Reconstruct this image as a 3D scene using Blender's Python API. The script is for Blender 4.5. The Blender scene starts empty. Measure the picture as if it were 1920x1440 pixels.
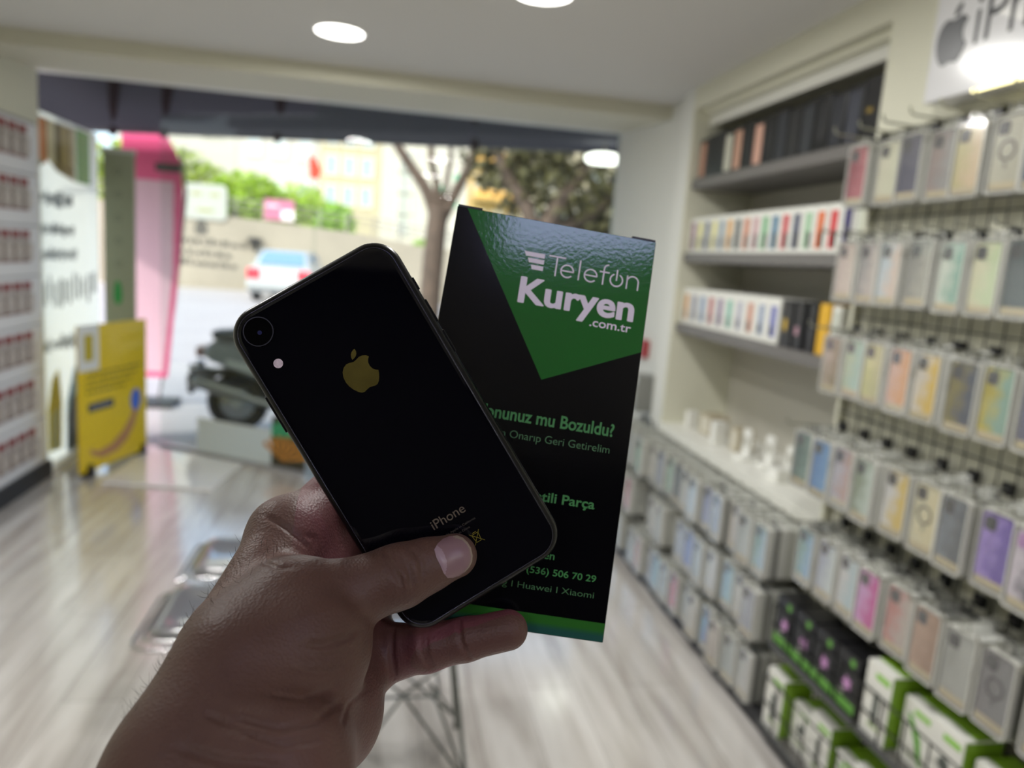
import bpy, bmesh, math, random
import numpy as np
from mathutils import Vector, Matrix

# ------------------------------------------------------------------ camera, world, light, exposure
SC = bpy.context.scene
COL = SC.collection
RND = random.Random(7)
CAM_POS = Vector((0, 0, 1.5))
YAW, PITCH, ROLL, FPX = math.radians(10.5), math.radians(9.27), math.radians(4.3), 1400.0
_f = Vector((math.sin(YAW) * math.cos(PITCH), math.cos(YAW) * math.cos(PITCH), -math.sin(PITCH)))
_r = Vector((math.cos(YAW), -math.sin(YAW), 0))
_u = _r.cross(_f)
RIGHT = math.cos(ROLL) * _r + math.sin(ROLL) * _u
UP = -math.sin(ROLL) * _r + math.cos(ROLL) * _u
FWD = _f
cam_d = bpy.data.cameras.new('camera')
cam = bpy.data.objects.new('camera', cam_d)
COL.objects.link(cam)
cam.matrix_world = Matrix(((RIGHT.x, UP.x, -FWD.x, CAM_POS.x), (RIGHT.y, UP.y, -FWD.y, CAM_POS.y),
                           (RIGHT.z, UP.z, -FWD.z, CAM_POS.z), (0, 0, 0, 1)))
cam_d.sensor_width = 36
cam_d.lens = FPX / 1920 * 36
cam_d.clip_start = 0.02
cam_d.clip_end = 300
cam_d.dof.use_dof = True
cam_d.dof.focus_distance = 0.303
cam_d.dof.aperture_fstop = 7.0
SC.camera = cam

world = bpy.data.worlds.new('sky')
SC.world = world
world.use_nodes = True
_nt = world.node_tree
_bg = _nt.nodes['Background']
_sky = _nt.nodes.new('ShaderNodeTexSky')
_sky.sky_type = 'NISHITA'
_sky.sun_disc = False
_sky.sun_elevation = math.radians(48)
_sky.sun_rotation = math.radians(200)
_sky.air_density = 1.0
_sky.dust_density = 3.0
_nt.links.new(_sky.outputs[0], _bg.inputs[0])
_bg.inputs[1].default_value = 0.5

sun_d = bpy.data.lights.new('sun', 'SUN')
sun_d.energy = 4.0
sun_d.angle = math.radians(1.5)
sun_d.color = (1, 0.95, 0.86)
sun = bpy.data.objects.new('sun', sun_d)
COL.objects.link(sun)
sun.rotation_euler = Vector((.72, .36, -.60)).to_track_quat('-Z', 'Y').to_euler()

SC.view_settings.view_transform = 'Standard'
SC.view_settings.look = 'None'
SC.view_settings.exposure = 0.0
SC.view_settings.gamma = 1.0
SC.cycles.use_denoising = True
SC.cycles.max_bounces = 7
SC.cycles.diffuse_bounces = 4
SC.cycles.glossy_bounces = 4
SC.cycles.transparent_max_bounces = 12
SC.cycles.sample_clamp_indirect = 6
SC.cycles.caustics_reflective = False
SC.cycles.caustics_refractive = False
LAMP_W = 15.0


# ------------------------------------------------------------------ helpers
def lin(h):
    h = h.lstrip('#')
    c = [int(h[i:i + 2], 16) / 255 for i in (0, 2, 4)]
    return tuple(((v / 12.92) if v <= 0.04045 else ((v + 0.055) / 1.055) ** 2.4) for v in c) + (1,)


MATS = {}


def mat(name, col, rough=0.5, metal=0.0, spec=0.5, coat=0.0, alpha=None, emit=None, noise=None, bump=None, trans=None):
    """procedural principled material; noise=(scale, amount) varies the colour, bump=(scale, strength)"""
    if name in MATS:
        return MATS[name]
    m = bpy.data.materials.new(name)
    m.use_nodes = True
    nt = m.node_tree
    p = nt.nodes['Principled BSDF']
    c = lin(col) if isinstance(col, str) else tuple(col) + (1,)
    p.inputs['Base Color'].default_value = c
    p.inputs['Roughness'].default_value = rough
    p.inputs['Metallic'].default_value = metal
    p.inputs['Specular IOR Level'].default_value = spec
    p.inputs['Coat Weight'].default_value = coat
    p.inputs['Coat Roughness'].default_value = 0.05
    if alpha is not None:
        p.inputs['Alpha'].default_value = alpha
    if trans is not None:
        p.inputs['Transmission Weight'].default_value = trans
    if emit:
        p.inputs['Emission Color'].default_value = lin(emit[0])
        p.inputs['Emission Strength'].default_value = emit[1]
    if noise or bump:
        tc = nt.nodes.new('ShaderNodeTexCoord')
    if noise:
        n = nt.nodes.new('ShaderNodeTexNoise')
        n.inputs['Scale'].default_value = noise[0]
        n.inputs['Detail'].default_value = 4
        nt.links.new(tc.outputs['Object'], n.inputs['Vector'])
        r = nt.nodes.new('ShaderNodeMapRange')
        r.inputs['From Min'].default_value = 0.3
        r.inputs['From Max'].default_value = 0.7
        r.inputs['To Min'].default_value = 1 - noise[1]
        r.inputs['To Max'].default_value = 1 + noise[1]
        nt.links.new(n.outputs['Fac'], r.inputs['Value'])
        mx = nt.nodes.new('ShaderNodeVectorMath')
        mx.operation = 'SCALE'
        mx.inputs[0].default_value = c[:3]
        nt.links.new(r.outputs[0], mx.inputs['Scale'])
        nt.links.new(mx.outputs[0], p.inputs['Base Color'])
    if bump:
        n = nt.nodes.new('ShaderNodeTexNoise')
        n.inputs['Scale'].default_value = bump[0]
        n.inputs['Detail'].default_value = bump[3] if len(bump) > 3 else 3
        nt.links.new(tc.outputs['Object'], n.inputs['Vector'])
        b = nt.nodes.new('ShaderNodeBump')
        b.inputs['Strength'].default_value = bump[1]
        b.inputs['Distance'].default_value = bump[2] if len(bump) > 2 else 0.002
        nt.links.new(n.outputs['Fac'], b.inputs['Height'])
        nt.links.new(b.outputs[0], p.inputs['Normal'])
    MATS[name] = m
    return m


def clear_mat(name, tint='#ffffff', gloss=0.02, body=0.0, body_col='#c8c8c4', rough=0.02):
    """thin clear sheet: see-through, a mirror share that grows at grazing angles, and a little body colour"""
    if name in MATS:
        return MATS[name]
    m = bpy.data.materials.new(name)
    m.use_nodes = True
    nt = m.node_tree
    nt.nodes.remove(nt.nodes['Principled BSDF'])
    out = nt.nodes['Material Output']
    t = nt.nodes.new('ShaderNodeBsdfTransparent')
    t.inputs[0].default_value = lin(tint)
    g = nt.nodes.new('ShaderNodeBsdfGlossy')
    g.inputs['Roughness'].default_value = rough
    lw = nt.nodes.new('ShaderNodeLayerWeight')
    lw.inputs[0].default_value = 0.5
    pw = nt.nodes.new('ShaderNodeMath')
    pw.operation = 'POWER'
    pw.inputs[1].default_value = 4.0
    mu = nt.nodes.new('ShaderNodeMath')
    mu.operation = 'MULTIPLY_ADD'
    mu.use_clamp = True
    mu.inputs[1].default_value = 0.9
    mu.inputs[2].default_value = gloss
    nt.links.new(lw.outputs['Facing'], pw.inputs[0])
    nt.links.new(pw.outputs[0], mu.inputs[0])
    m1 = nt.nodes.new('ShaderNodeMixShader')
    nt.links.new(mu.outputs[0], m1.inputs[0])
    src = t
    if body > 0:
        d = nt.nodes.new('ShaderNodeBsdfDiffuse')
        d.inputs[0].default_value = lin(body_col)
        m2 = nt.nodes.new('ShaderNodeMixShader')
        m2.inputs[0].default_value = body
        nt.links.new(t.outputs[0], m2.inputs[1])
        nt.links.new(d.outputs[0], m2.inputs[2])
        src = m2
    nt.links.new(src.outputs[0], m1.inputs[1])
    nt.links.new(g.outputs[0], m1.inputs[2])
    nt.links.new(m1.outputs[0], out.inputs[0])
    MATS[name] = m
    return m


class MB:
    """collects shapes, then links them as one mesh object"""

    def __init__(self):
        self.v, self.f, self.mi, self.cur = [], [], [], 0

    def add(self, vs, fs):
        o = len(self.v)
        self.v += [tuple(p) for p in vs]
        self.f += [tuple(i + o for i in q) for q in fs]
        self.mi += [self.cur] * len(fs)
        return self

    def box(self, x0, x1, y0, y1, z0, z1):
        vs = [(x, y, z) for z in (z0, z1) for y in (y0, y1) for x in (x0, x1)]
        return self.add(vs, [(0, 2, 3, 1), (4, 5, 7, 6), (0, 1, 5, 4), (2, 6, 7, 3), (0, 4, 6, 2), (1, 3, 7, 5)])

    def prism(self, poly, ext, origin=(0, 0, 0), ax=None):
        """poly (a,b) pairs laid on axes ax[0], ax[1] at origin, extruded by the vector ext"""
        A, B = ax or (Vector((1, 0, 0)), Vector((0, 1, 0)))
        o = Vector(origin)
        ext = Vector(ext)
        n = len(poly)
        lo = [o + A * a + B * b for a, b in poly]
        hi = [p + ext for p in lo]
        if A.cross(B).dot(ext) < 0:
            lo, hi = hi, lo
        fs = [tuple(range(n - 1, -1, -1)), tuple(range(n, 2 * n))]
        fs += [(i, (i + 1) % n, n + (i + 1) % n, n + i) for i in range(n)]
        return self.add(lo + hi, fs)

    def ring(self, outer, inner, ext, origin, ax):
        A, B = ax
        o, ext = Vector(origin), Vector(ext)
        n = len(outer)
        P = [o + A * a + B * b for a, b in outer] + [o + A * a + B * b for a, b in inner]
        vs = P + [p + ext for p in P]
        fs = []
        for i in range(n):
            j = (i + 1) % n
            fs += [(i, j, n + j, n + i), (2 * n + j, 2 * n + i, 3 * n + i, 3 * n + j),
                   (j, i, 2 * n + i, 2 * n + j), (n + i, n + j, 3 * n + j, 3 * n + i)]
        return self.add(vs, fs)

    def tube(self, pts, r, n=8, closed=False):
        pts = [Vector(p) for p in pts]
        m = len(pts)
        rs = r if isinstance(r, (list, tuple)) else [r] * m
        vs, prev = [], None
        for i, p in enumerate(pts):
            a = pts[i - 1] if (i or closed) else pts[0]
            b = pts[(i + 1) % m] if (i < m - 1 or closed) else pts[-1]
            t = (b - a).normalized()
            if prev is None:
                up = Vector((0, 0, 1)) if abs(t.z) < .9 else Vector((1, 0, 0))
                s = t.cross(up).normalized()
            else:
                s = (prev - t * prev.dot(t)).normalized()
            prev = s
            w = t.cross(s)
            vs += [p + (s * math.cos(k * 2 * math.pi / n) + w * math.sin(k * 2 * math.pi / n)) * rs[i] for k in range(n)]
        fs = []
        for i in range(m if closed else m - 1):
            a, b = i * n, ((i + 1) % m) * n
            fs += [(a + k, a + (k + 1) % n, b + (k + 1) % n, b + k) for k in range(n)]
        if not closed:
            fs += [tuple(range(n - 1, -1, -1)), tuple((m - 1) * n + k for k in range(n))]
        return self.add(vs, fs)

    def lathe(self, prof, origin=(0, 0, 0), n=24, ax=(Vector((1, 0, 0)), Vector((0, 1, 0)), Vector((0, 0, 1)))):
        """prof: (radius, height) from bottom to top"""
        o = Vector(origin)
        vs, fs = [], []
        for r, h in prof:
            vs += [o + ax[0] * (r * math.cos(k * 2 * math.pi / n)) + ax[1] * (r * math.sin(k * 2 * math.pi / n)) + ax[2] * h for k in range(n)]
        for i in range(len(prof) - 1):
            fs += [(i * n + k, i * n + (k + 1) % n, (i + 1) * n + (k + 1) % n, (i + 1) * n + k) for k in range(n)]
        fs += [tuple(range(n - 1, -1, -1)), tuple((len(prof) - 1) * n + k for k in range(n))]
        return self.add(vs, fs)

    def mesh(self, name):
        me = bpy.data.meshes.new(name)
        me.from_pydata(self.v, [], self.f)
        me.update()
        return me

    def build(self, name, m, parent=None, loc=None, bevel=0, seg=2, smooth=False):
        me = self.mesh(name)
        o = bpy.data.objects.new(name, me)
        for mm in (m if isinstance(m, (list, tuple)) else [m]):
            me.materials.append(mm)
        if any(self.mi):
            me.polygons.foreach_set('material_index', self.mi)
        COL.objects.link(o)
        if parent is not None:
            o.parent = parent
        if loc is not None:
            o.location = loc
        if smooth:
            me.polygons.foreach_set('use_smooth', [True] * len(me.polygons))
        if bevel:
            b = o.modifiers.new('bevel', 'BEVEL')
            b.width = bevel
            b.segments = seg
            b.limit_method = 'ANGLE'
            b.angle_limit = math.radians(40)
        return o


def tag(o, label, cat, group=None, kind=None):
    o['label'] = label
    o['category'] = cat
    if group:
        o['group'] = group
    if kind:
        o['kind'] = kind
    return o


def thing(name, label, cat, loc=(0, 0, 0), rotz=0, group=None):
    o = bpy.data.objects.new(name, None)
    o.empty_display_size = 0.05
    COL.objects.link(o)
    o.location = loc
    o.rotation_euler = (0, 0, rotz)
    return tag(o, label, cat, group)


def struct(o):
    o['kind'] = 'structure'
    return o


def rrect(w, h, r, n=5, cx=0, cy=0):
    """rounded rectangle, counter-clockwise"""
    out = []
    for sx, sy, a0 in ((1, -1, -90), (1, 1, 0), (-1, 1, 90), (-1, -1, 180)):
        for k in range(n + 1):
            a = math.radians(a0 + 90 * k / n)
            out.append((cx + sx * (w / 2 - r) + r * math.cos(a), cy + sy * (h / 2 - r) + r * math.sin(a)))
    return out


def disc(r, n=20, cx=0, cy=0):
    return [(cx + r * math.cos(2 * math.pi * k / n), cy + r * math.sin(2 * math.pi * k / n)) for k in range(n)]


def apple_outline():
    body = [(.42, .745), (.50, .762), (.58, .785), (.66, .775), (.74, .735), (.785, .68), (.73, .625), (.695, .555), (.69, .47),
            (.715, .385), (.765, .325), (.815, .295), (.79, .22), (.745, .135), (.69, .06), (.625, .012), (.56, .008), (.49, .03),
            (.42, .04), (.35, .025), (.28, .003), (.21, .02), (.145, .08), (.08, .18), (.03, .30), (.01, .42), (.02, .54),
            (.065, .66), (.14, .74), (.23, .78), (.31, .775), (.37, .755)]
    leaf = [(.41, .80), (.415, .86), (.44, .92), (.49, .97), (.545, .995), (.585, 1.0), (.588, .94), (.565, .88), (.52, .835), (.465, .81)]
    return body[::-1], leaf[::-1]


def text_shape(s, offset=0.0):
    """outline of a string as (verts, faces) in its own plane, from Blender's built-in typeface"""
    cu = bpy.data.curves.new('lettering', 'FONT')
    cu.body = s
    cu.size = 1
    cu.offset = offset
    cu.resolution_u = 6
    cu.fill_mode = 'FRONT'
    o = bpy.data.objects.new('lettering', cu)
    COL.objects.link(o)
    dg = bpy.context.evaluated_depsgraph_get()
    me = bpy.data.meshes.new_from_object(o.evaluated_get(dg))
    v = np.array([q.co[:] for q in me.vertices])
    f = [tuple(p.vertices) for p in me.polygons]
    bpy.data.objects.remove(o)
    bpy.data.curves.remove(cu)
    bpy.data.meshes.remove(me)
    return v, f


CAPH = {}


def add_text(mb, s, x0, x1, yb, cap, origin, ax, off=0.0, right=None):
    """string between x0 and x1 (or ending at `right`) with its baseline at yb and capitals `cap` high"""
    v, f = text_shape(s, off)
    k = ('H', off)
    if k not in CAPH:
        h, _ = text_shape('H', off)
        CAPH[k] = (h[:, 1].min(), h[:, 1].max())
    lo, hi = CAPH[k]
    sy = cap / (hi - lo)
    mn, mxx = v[:, 0].min(), v[:, 0].max()
    sx = (x1 - x0) / (mxx - mn)
    A, B = ax
    o = Vector(origin)
    mb.add([o + A * (x0 + (p[0] - mn) * sx) + B * (yb + (p[1] - lo) * sy) for p in v], f)


X3, Y3, Z3 = Vector((1, 0, 0)), Vector((0, 1, 0)), Vector((0, 0, 1))


# ------------------------------------------------------------------ materials
def floor_material():
    m = bpy.data.materials.new('grey oak laminate')
    m.use_nodes = True
    nt = m.node_tree
    p = nt.nodes['Principled BSDF']
    tc = nt.nodes.new('ShaderNodeTexCoord')
    mp = nt.nodes.new('ShaderNodeMapping')
    mp.inputs['Rotation'].default_value = (0, 0, math.radians(90))
    nt.links.new(tc.outputs['Object'], mp.inputs[0])
    br = nt.nodes.new('ShaderNodeTexBrick')
    br.inputs['Scale'].default_value = 1
    br.inputs['Brick Width'].default_value = 1.2
    br.inputs['Row Height'].default_value = 0.19
    br.inputs['Mortar Size'].default_value = 0.0012
    br.inputs['Color1'].default_value = lin('#dedad6')
    br.inputs['Color2'].default_value = lin('#d0cbc6')
    br.inputs['Mortar'].default_value = lin('#8a837c')
    br.inputs['Bias'].default_value = -0.1
    nt.links.new(mp.outputs[0], br.inputs[0])
    mp2 = nt.nodes.new('ShaderNodeMapping')
    mp2.inputs['Scale'].default_value = (9, 0.9, 1)
    nt.links.new(tc.outputs['Object'], mp2.inputs[0])
    n = nt.nodes.new('ShaderNodeTexNoise')
    n.inputs['Scale'].default_value = 1.6
    n.inputs['Detail'].default_value = 6
    n.inputs['Distortion'].default_value = 0.6
    nt.links.new(mp2.outputs[0], n.inputs[0])
    cr = nt.nodes.new('ShaderNodeValToRGB')
    cr.color_ramp.elements[0].position = 0.32
    cr.color_ramp.elements[0].color = lin('#b3aaa2')
    cr.color_ramp.elements[1].position = 0.6
    cr.color_ramp.elements[1].color = (1, 1, 1, 1)
    nt.links.new(n.outputs[0], cr.inputs[0])
    mx = nt.nodes.new('ShaderNodeMix')
    mx.data_type = 'RGBA'
    mx.blend_type = 'MULTIPLY'
    mx.inputs[0].default_value = 0.6
    nt.links.new(br.outputs[0], mx.inputs[6])
    nt.links.new(cr.outputs[0], mx.inputs[7])
    nt.links.new(mx.outputs[2], p.inputs['Base Color'])
    p.inputs['Roughness'].default_value = 0.2
    p.inputs['Coat Weight'].default_value = 1.0
    p.inputs['Coat IOR'].default_value = 2.1
    p.inputs['Coat Roughness'].default_value = 0.13
    p.inputs['Specular IOR Level'].default_value = 0.6
    MATS['floor'] = m
    return m


M = dict(
    floor=floor_material(),
    ceil=mat('ceiling paint', '#d6d5d2', .8), wall=mat('cream wall paint', '#d9d8c6', .7), beam=mat('beam paint', '#cfcdbb', .7),
    wallw=mat('white wall paint', '#dedfda', .6), rear=mat('dim rear wall', '#2e2b2b', .8), slat=mat('white slat panel', '#dcdce0', .45),
    black=mat('black plastic', '#15151a', .4), plinth=mat('black plinth', '#1b1c22', .5), grey=mat('grey laminate shelf', '#6d6a68', .45),
    taupe=mat('taupe niche back', '#bcb9ae', .6), white=mat('white laminate', '#e6e6df', .35), wire=mat('dark wire', '#3a3a38', .4, .6),
    chrome=mat('chrome wire', '#c9cacc', .18, 1.0), hook=mat('zinc hook', '#a5a69b', .3, .8), lampw=mat('lamp rim', '#ececec', .4),
    lamp=mat('lamp glow', '#ffffff', .5, emit=('#fffdf4', 6)),
    shell=clear_mat('clear blister', '#d4d5d0', .05, .72, '#ecece6', .12), cover=clear_mat('clear cover', '#f6f6f6', .03, .06, '#ffffff', .06),
    edge=mat('stacked packs', '#b4b5ae', .25, spec=.7, alpha=None), card=mat('cream insert card', '#d6c7a0', .5), tab=clear_mat('hang tab', '#e8e8e4', .03, .45, '#c6c6c0', .1),
    dark=mat('dark cutout', '#2f3034', .25),
)


SHEET = mat('backlit white vinyl', '#eef2ee', .35)
nt = SHEET.node_tree
tl_, mx_ = nt.nodes.new('ShaderNodeBsdfTranslucent'), nt.nodes.new('ShaderNodeMixShader')
tl_.inputs[0].default_value = lin('#f4f8f4')
mx_.inputs[0].default_value = .55
nt.links.new(nt.nodes['Principled BSDF'].outputs[0], mx_.inputs[1])
nt.links.new(tl_.outputs[0], mx_.inputs[2])
nt.links.new(mx_.outputs[0], nt.nodes['Material Output'].inputs[0])


# ------------------------------------------------------------------ room
CEIL = 2.39
struct(MB().prism([(-1.98, -2.6), (1.85, -2.6), (1.85, 4.93), (-.42, 4.93), (-1.5, 5.57), (-1.98, 5.85)], (0, 0, .011), (0, 0, -.011)).build("floor", M["floor"]))
struct(MB().box(-2.1, 1.9, -2.6, 4.0, CEIL, CEIL + .08).build('ceiling', M['ceil']))
b = MB()   # dropped beam along the shop front with its sloping underside
b.prism([(4.0, 2.47), (4.0, 2.315), (4.84, 2.372), (4.84, 2.47)], (3.9, 0, 0), (-2.1, 0, 0), (Y3, Z3))
struct(b.build('trim_1', M['beam']))
b = MB().box(-2.1, 1.9, 4.84, 4.93, 2.372, 3.0)
struct(b.build('wall_front', M['wallw']))
b = MB().box(-2.1, -1.96, -2.6, 4.86, 0, 2.5)
struct(b.build('wall_left', M['wall']))
struct(MB().box(-2.1, 1.9, -2.7, -2.6, 0, 2.5).build('wall_back', M['rear']))
b = MB()
b.box(1.82, 1.95, -2.6, 3.62, 0, 2.5)
b.box(1.48, 1.82, -2.6, 2.118, 0, 2.39)
b.box(1.48, 1.82, 2.118, 3.58, 0, .70)
b.box(1.455, 1.82, 2.118, 3.58, 2.285, 2.39)
b.box(1.455, 1.82, 1.2, 2.118, 1.96, 2.39)
struct(b.build('wall_right', M['wall']))
b = MB().box(1.455, 1.95, 3.58, 3.72, 0, 2.39).box(1.505, 1.95, 3.72, 4.93, 0, 2.5)
struct(b.build('trim_2', M['wallw']))     # white pillar beside the shop window
struct(MB().box(-1.96, -1.925, -2.6, 4.84, 0, .10).build('baseboard_left', M['plinth']))
struct(MB().box(1.325, 1.48, .2, 4.05, 0, .055).build('baseboard_right', M['plinth']))

# shop window glass
GL = clear_mat('window glass', '#f4f8f6', .008, .012, '#dfe8e6', .0)
struct(MB().box(-.42, .52, 4.865, 4.875, .0, 2.37).build('window_1', GL))
struct(MB().box(.53, 1.5, 4.865, 4.875, .0, 2.37).build('window_2', GL))
b = MB()
p0, p1 = Vector((-1.5, 5.57, 0)), Vector((-.42, 4.94, 0))
d = (p1 - p0).normalized()
nrm = Vector((-d.y, d.x, 0)) * .008
b.prism([(0, .05), ((p1 - p0).length, .05), ((p1 - p0).length, 2.3), (0, 2.3)], nrm, p0, (d, Z3))
struct(b.build('window_3', GL))
b = MB().prism([(0, 0), ((p1 - p0).length, 0), ((p1 - p0).length, .035), (0, .035)], nrm * 5, p0 - nrm * 2, (d, Z3))
struct(b.build('trim_3', mat('aluminium sill', '#b9bcc2', .3, .6)))

# downlights in the ceiling
def downlight(x, y, r, label, watts):
    t = thing('ceiling_downlight', label, 'ceiling light', (x, y, CEIL), 0, 'round ceiling downlights')
    MB().lathe([(r + .008, -.006), (r + .012, -.003), (r + .012, 0)]).build('rim', M['lampw'], t, smooth=False)
    MB().lathe([(r - .012, -.0115), (r, -.0085), (r, -.0065)]).build('diffuser', M['lamp'], t)
    l = bpy.data.lights.new('downlight_glow', 'AREA')
    l.shape = 'DISK'
    l.size = r * 2
    l.energy = watts
    l.color = (1, .985, .95)
    lo = bpy.data.objects.new('downlight_glow', l)
    lo.location = (0, 0, -.02)
    COL.objects.link(lo)
    lo.parent = t
    return t


downlight(-.21, 3.38, .098, 'round white downlight lit in the ceiling above the shop window side', LAMP_W)
downlight(.49, 2.61, .098, 'round downlight at the top edge of the photo, mostly cut off', LAMP_W)
downlight(.50, 1.15, .098, 'round downlight in the ceiling above the near end of the shop floor', LAMP_W)
downlight(-1.0, 1.6, .098, 'round downlight over the left side of the floor', LAMP_W)
downlight(-.95, -1.5, .098, 'unseen round downlight added behind the photographer over the left side', 11)  # unseen lamp, added to brighten the hand and carton from the front
downlight(.95, -1.6, .098, 'unseen round downlight added behind the photographer over the right side', 11)  # second unseen lamp, added for the same front brightening
# square panel light behind the photographer, seen as the glare on the box
t = thing('panel_light', 'rectangular ceiling light panel mirrored as glare on the green box', 'ceiling light', (.24, -.78, CEIL))
MB().ring(rrect(.44, .31, .01), rrect(.40, .27, .01), (0, 0, -.012), (0, 0, 0), (X3, Y3)).build('frame', M['lampw'], t)
MB().box(-.195, .195, -.13, .13, -.008, -.002).build('diffuser', mat('panel glow', '#ffffff', .5, emit=('#c4c6ff', 9.0)), t)


# ------------------------------------------------------------------ held phone
def place(o, loc, right, down, away):
    r, u, z = Vector(right).normalized(), -Vector(down), -Vector(away)
    u = (u - r * u.dot(r)).normalized()
    z = r.cross(u)
    o.matrix_world = Matrix(((r.x, u.x, z.x, loc[0]), (r.y, u.y, z.y, loc[1]), (r.z, u.z, z.z, loc[2]), (0, 0, 0, 1)))
    return o


def loft(mb, rings):
    """rings: list of (polygon, z), closed at both ends"""
    n = len(rings[0][0])
    vs = [(a, b_, z) for poly, z in rings for a, b_ in poly]
    fs = [(i * n + k, i * n + (k + 1) % n, (i + 1) * n + (k + 1) % n, (i + 1) * n + k) for i in range(len(rings) - 1) for k in range(n)]
    fs += [tuple(range(n - 1, -1, -1)), tuple((len(rings) - 1) * n + k for k in range(n))]
    return mb.add(vs, fs)


PW, PH, PR = .0757, .1509, .0122
ph = thing('smartphone', 'black smartphone held glossy back towards the camera in the hand', 'phone')
place(ph, (.0106, .3042, 1.4255), (.8352, .0159, .5498), (.5433, -.1791, -.8202), (.0854, .9837, -.1582))


def pr(ins, n=10):
    return rrect(PW - 2 * ins, PH - 2 * ins, PR - ins, n)


b = MB()
rg = []
for k in range(9):
    a = math.radians(-90 + 180 * k / 8)
    rg.append((pr(.0034 * (1 - math.cos(a))), .00395 * math.sin(a)))
loft(b, rg)
b.build('frame', mat('black aluminium frame', '#08080c', .3, .3, .35), ph, smooth=True)
b = MB()
loft(b, [(pr(.0028), .0030), (pr(.0027), .0036), (pr(.0030), .0040), (pr(.0040), .00415)])
b.build('back_glass', mat('black back glass', '#04040b', .04, 0, .45), ph)
MB().tube([(x, y, .00375) for x, y in pr(.00265)], .00013, 8, True).build('glass_seam', mat('polished seam', '#5c5c70', .22, 1.0), ph, smooth=True)
MB().ring(disc(.0060, 36, -.0262, .0648), disc(.0056, 36, -.0262, .0648), (0, 0, .0011), (0, 0, .0040), (X3, Y3)).build('camera_ring', mat('lens ring', '#5c5c6c', .2, .9), ph)
b = MB()
b.prism(disc(.0056, 36, -.0262, .0648), (0, 0, .0007), (0, 0, .0040), (X3, Y3))
cl = b.build('camera_lens', mat('lens glass', '#020204', .03), ph)
MB().prism(disc(.0009, 14, -.0260, .0642), (0, 0, .0001), (0, 0, .0047), (X3, Y3)).build('lens_core', mat('blue coating', '#1b1d4e', .2), cl)
MB().prism(disc(.0019, 24, -.0261, .0500), (0, 0, .00012), (0, 0, .00412), (X3, Y3)).build('flash', mat('flash lens', '#d8c6d4', .5, noise=(900, .2)), ph)
b = MB()
for poly in apple_outline():
    b.prism([(-.0071 + x * .0172, .0227 + y * .0172) for x, y in poly], (0, 0, .00006), (0, 0, .00415), (X3, Y3))
b.build('logo', mat('mirror logo', '#6f6430', .3, .75, noise=(160, .12)), ph)
b = MB()
add_text(b, 'iPhone', -.0070, .0082, -.0405, .0039, (0, 0, .00421), (X3, Y3), .004)
b.build('lettering', mat('phone lettering', '#73675c', .4, .4), ph)
b = MB()
add_text(b, 'Designed by Apple in California', -.0100, .0100, -.0452, .0009, (0, 0, .00421), (X3, Y3))
add_text(b, 'Assembled in China', -.0062, .0062, -.0472, .0009, (0, 0, .00421), (X3, Y3))
b.build('fine_print', mat('fine print', '#4a443e', .5, .3), ph)
b = MB()
zz = .00422


def stroke(a, c, w=.00012):
    a, c = Vector((a[0], a[1], zz)), Vector((c[0], c[1], zz))
    s = Vector((-(c - a).y, (c - a).x, 0)).normalized() * w
    b.add([a - s, c - s, c + s, a + s], [(0, 1, 2, 3)])


for a, c in (((4.6, -50.4), (8.4, -50.4)), ((5.0, -50.4), (5.4, -54)), ((8.0, -50.4), (7.6, -54)), ((5.4, -54), (7.6, -54)),
             ((4.2, -49.6), (8.8, -54.8)), ((8.8, -49.6), (4.2, -54.8)), ((5.6, -49.8), (7.4, -49.8))):
    stroke((a[0] / 1000, a[1] / 1000), (c[0] / 1000, c[1] / 1000))
b.build('bin_mark', mat('bin mark', '#7a6f18', .5, .3), ph)
bm_ = mat('black aluminium frame', '')
for x, y0, y1 in ((.0379, .0482, .0537), (.0379, .0330, .0434), (.0379, .0185, .0290), (-.0379, .0245, .0411)):
    MB().box(x - .0005, x + .0005, y0, y1, -.0013, .0013).build('side_button', bm_, ph, bevel=.0003)

# ------------------------------------------------------------------ green and black box
BW, BH, BT = .0985, .1917, .015
bx = thing('carton', 'tall black and green printed carton with white lettering held behind the phone', 'box')
place(bx, (.07114, .33521, 1.42848), (.9872, -.1234, -.1013), (-.1322, -.2769, -.9517), (.0894, .9529, -.2897))
BLK = mat('black carton', '#030307', .14, 0, .3, noise=(40, .1), bump=(900, .12, .00005, 1))
GRN = mat('green print', '#1d6827', .1, 0, .5, bump=(520, .55, .00006, 2))
LIL = mat('pale print', '#f0e6fa', .4)
GTX = mat('green lettering', '#368441', .45)
GTD = mat('thin green lettering', '#3d6f44', .45)
b = MB().box(-BW / 2, BW / 2, -BH / 2, BH / 2, -BT, 0)
b.build('carton_body', BLK, bx, bevel=.0004)
b = MB()
b.box(-BW / 2 + .0003, -BW / 2 + .012, BH / 2, BH / 2 + .0011, -BT, -.0006)
b.box(BW / 2 - .012, BW / 2 - .0003, BH / 2, BH / 2 + .0011, -BT, -.0006)
b.build('tuck_flap', mat('dark flap', '#1b1a1e', .4), bx)
w2, h2 = BW / 2 - .0003, BH / 2 - .0003
MB().prism([(.0033, .0190), (w2, .0402), (w2, h2), (-.0445, h2)], (0, 0, .00008), (0, 0, 0), (X3, Y3)).build('green_panel', GRN, bx)
m = mat('green to teal band', '#1b6022', .3)
nt = m.node_tree
tc, sp, mr, rp = (nt.nodes.new(n) for n in ('ShaderNodeTexCoord', 'ShaderNodeSeparateXYZ', 'ShaderNodeMapRange', 'ShaderNodeValToRGB'))
nt.links.new(tc.outputs['Object'], sp.inputs[0])
nt.links.new(sp.outputs['Y'], mr.inputs['Value'])
mr.inputs['From Min'].default_value = -.0958
mr.inputs['From Max'].default_value = -.0873
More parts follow.
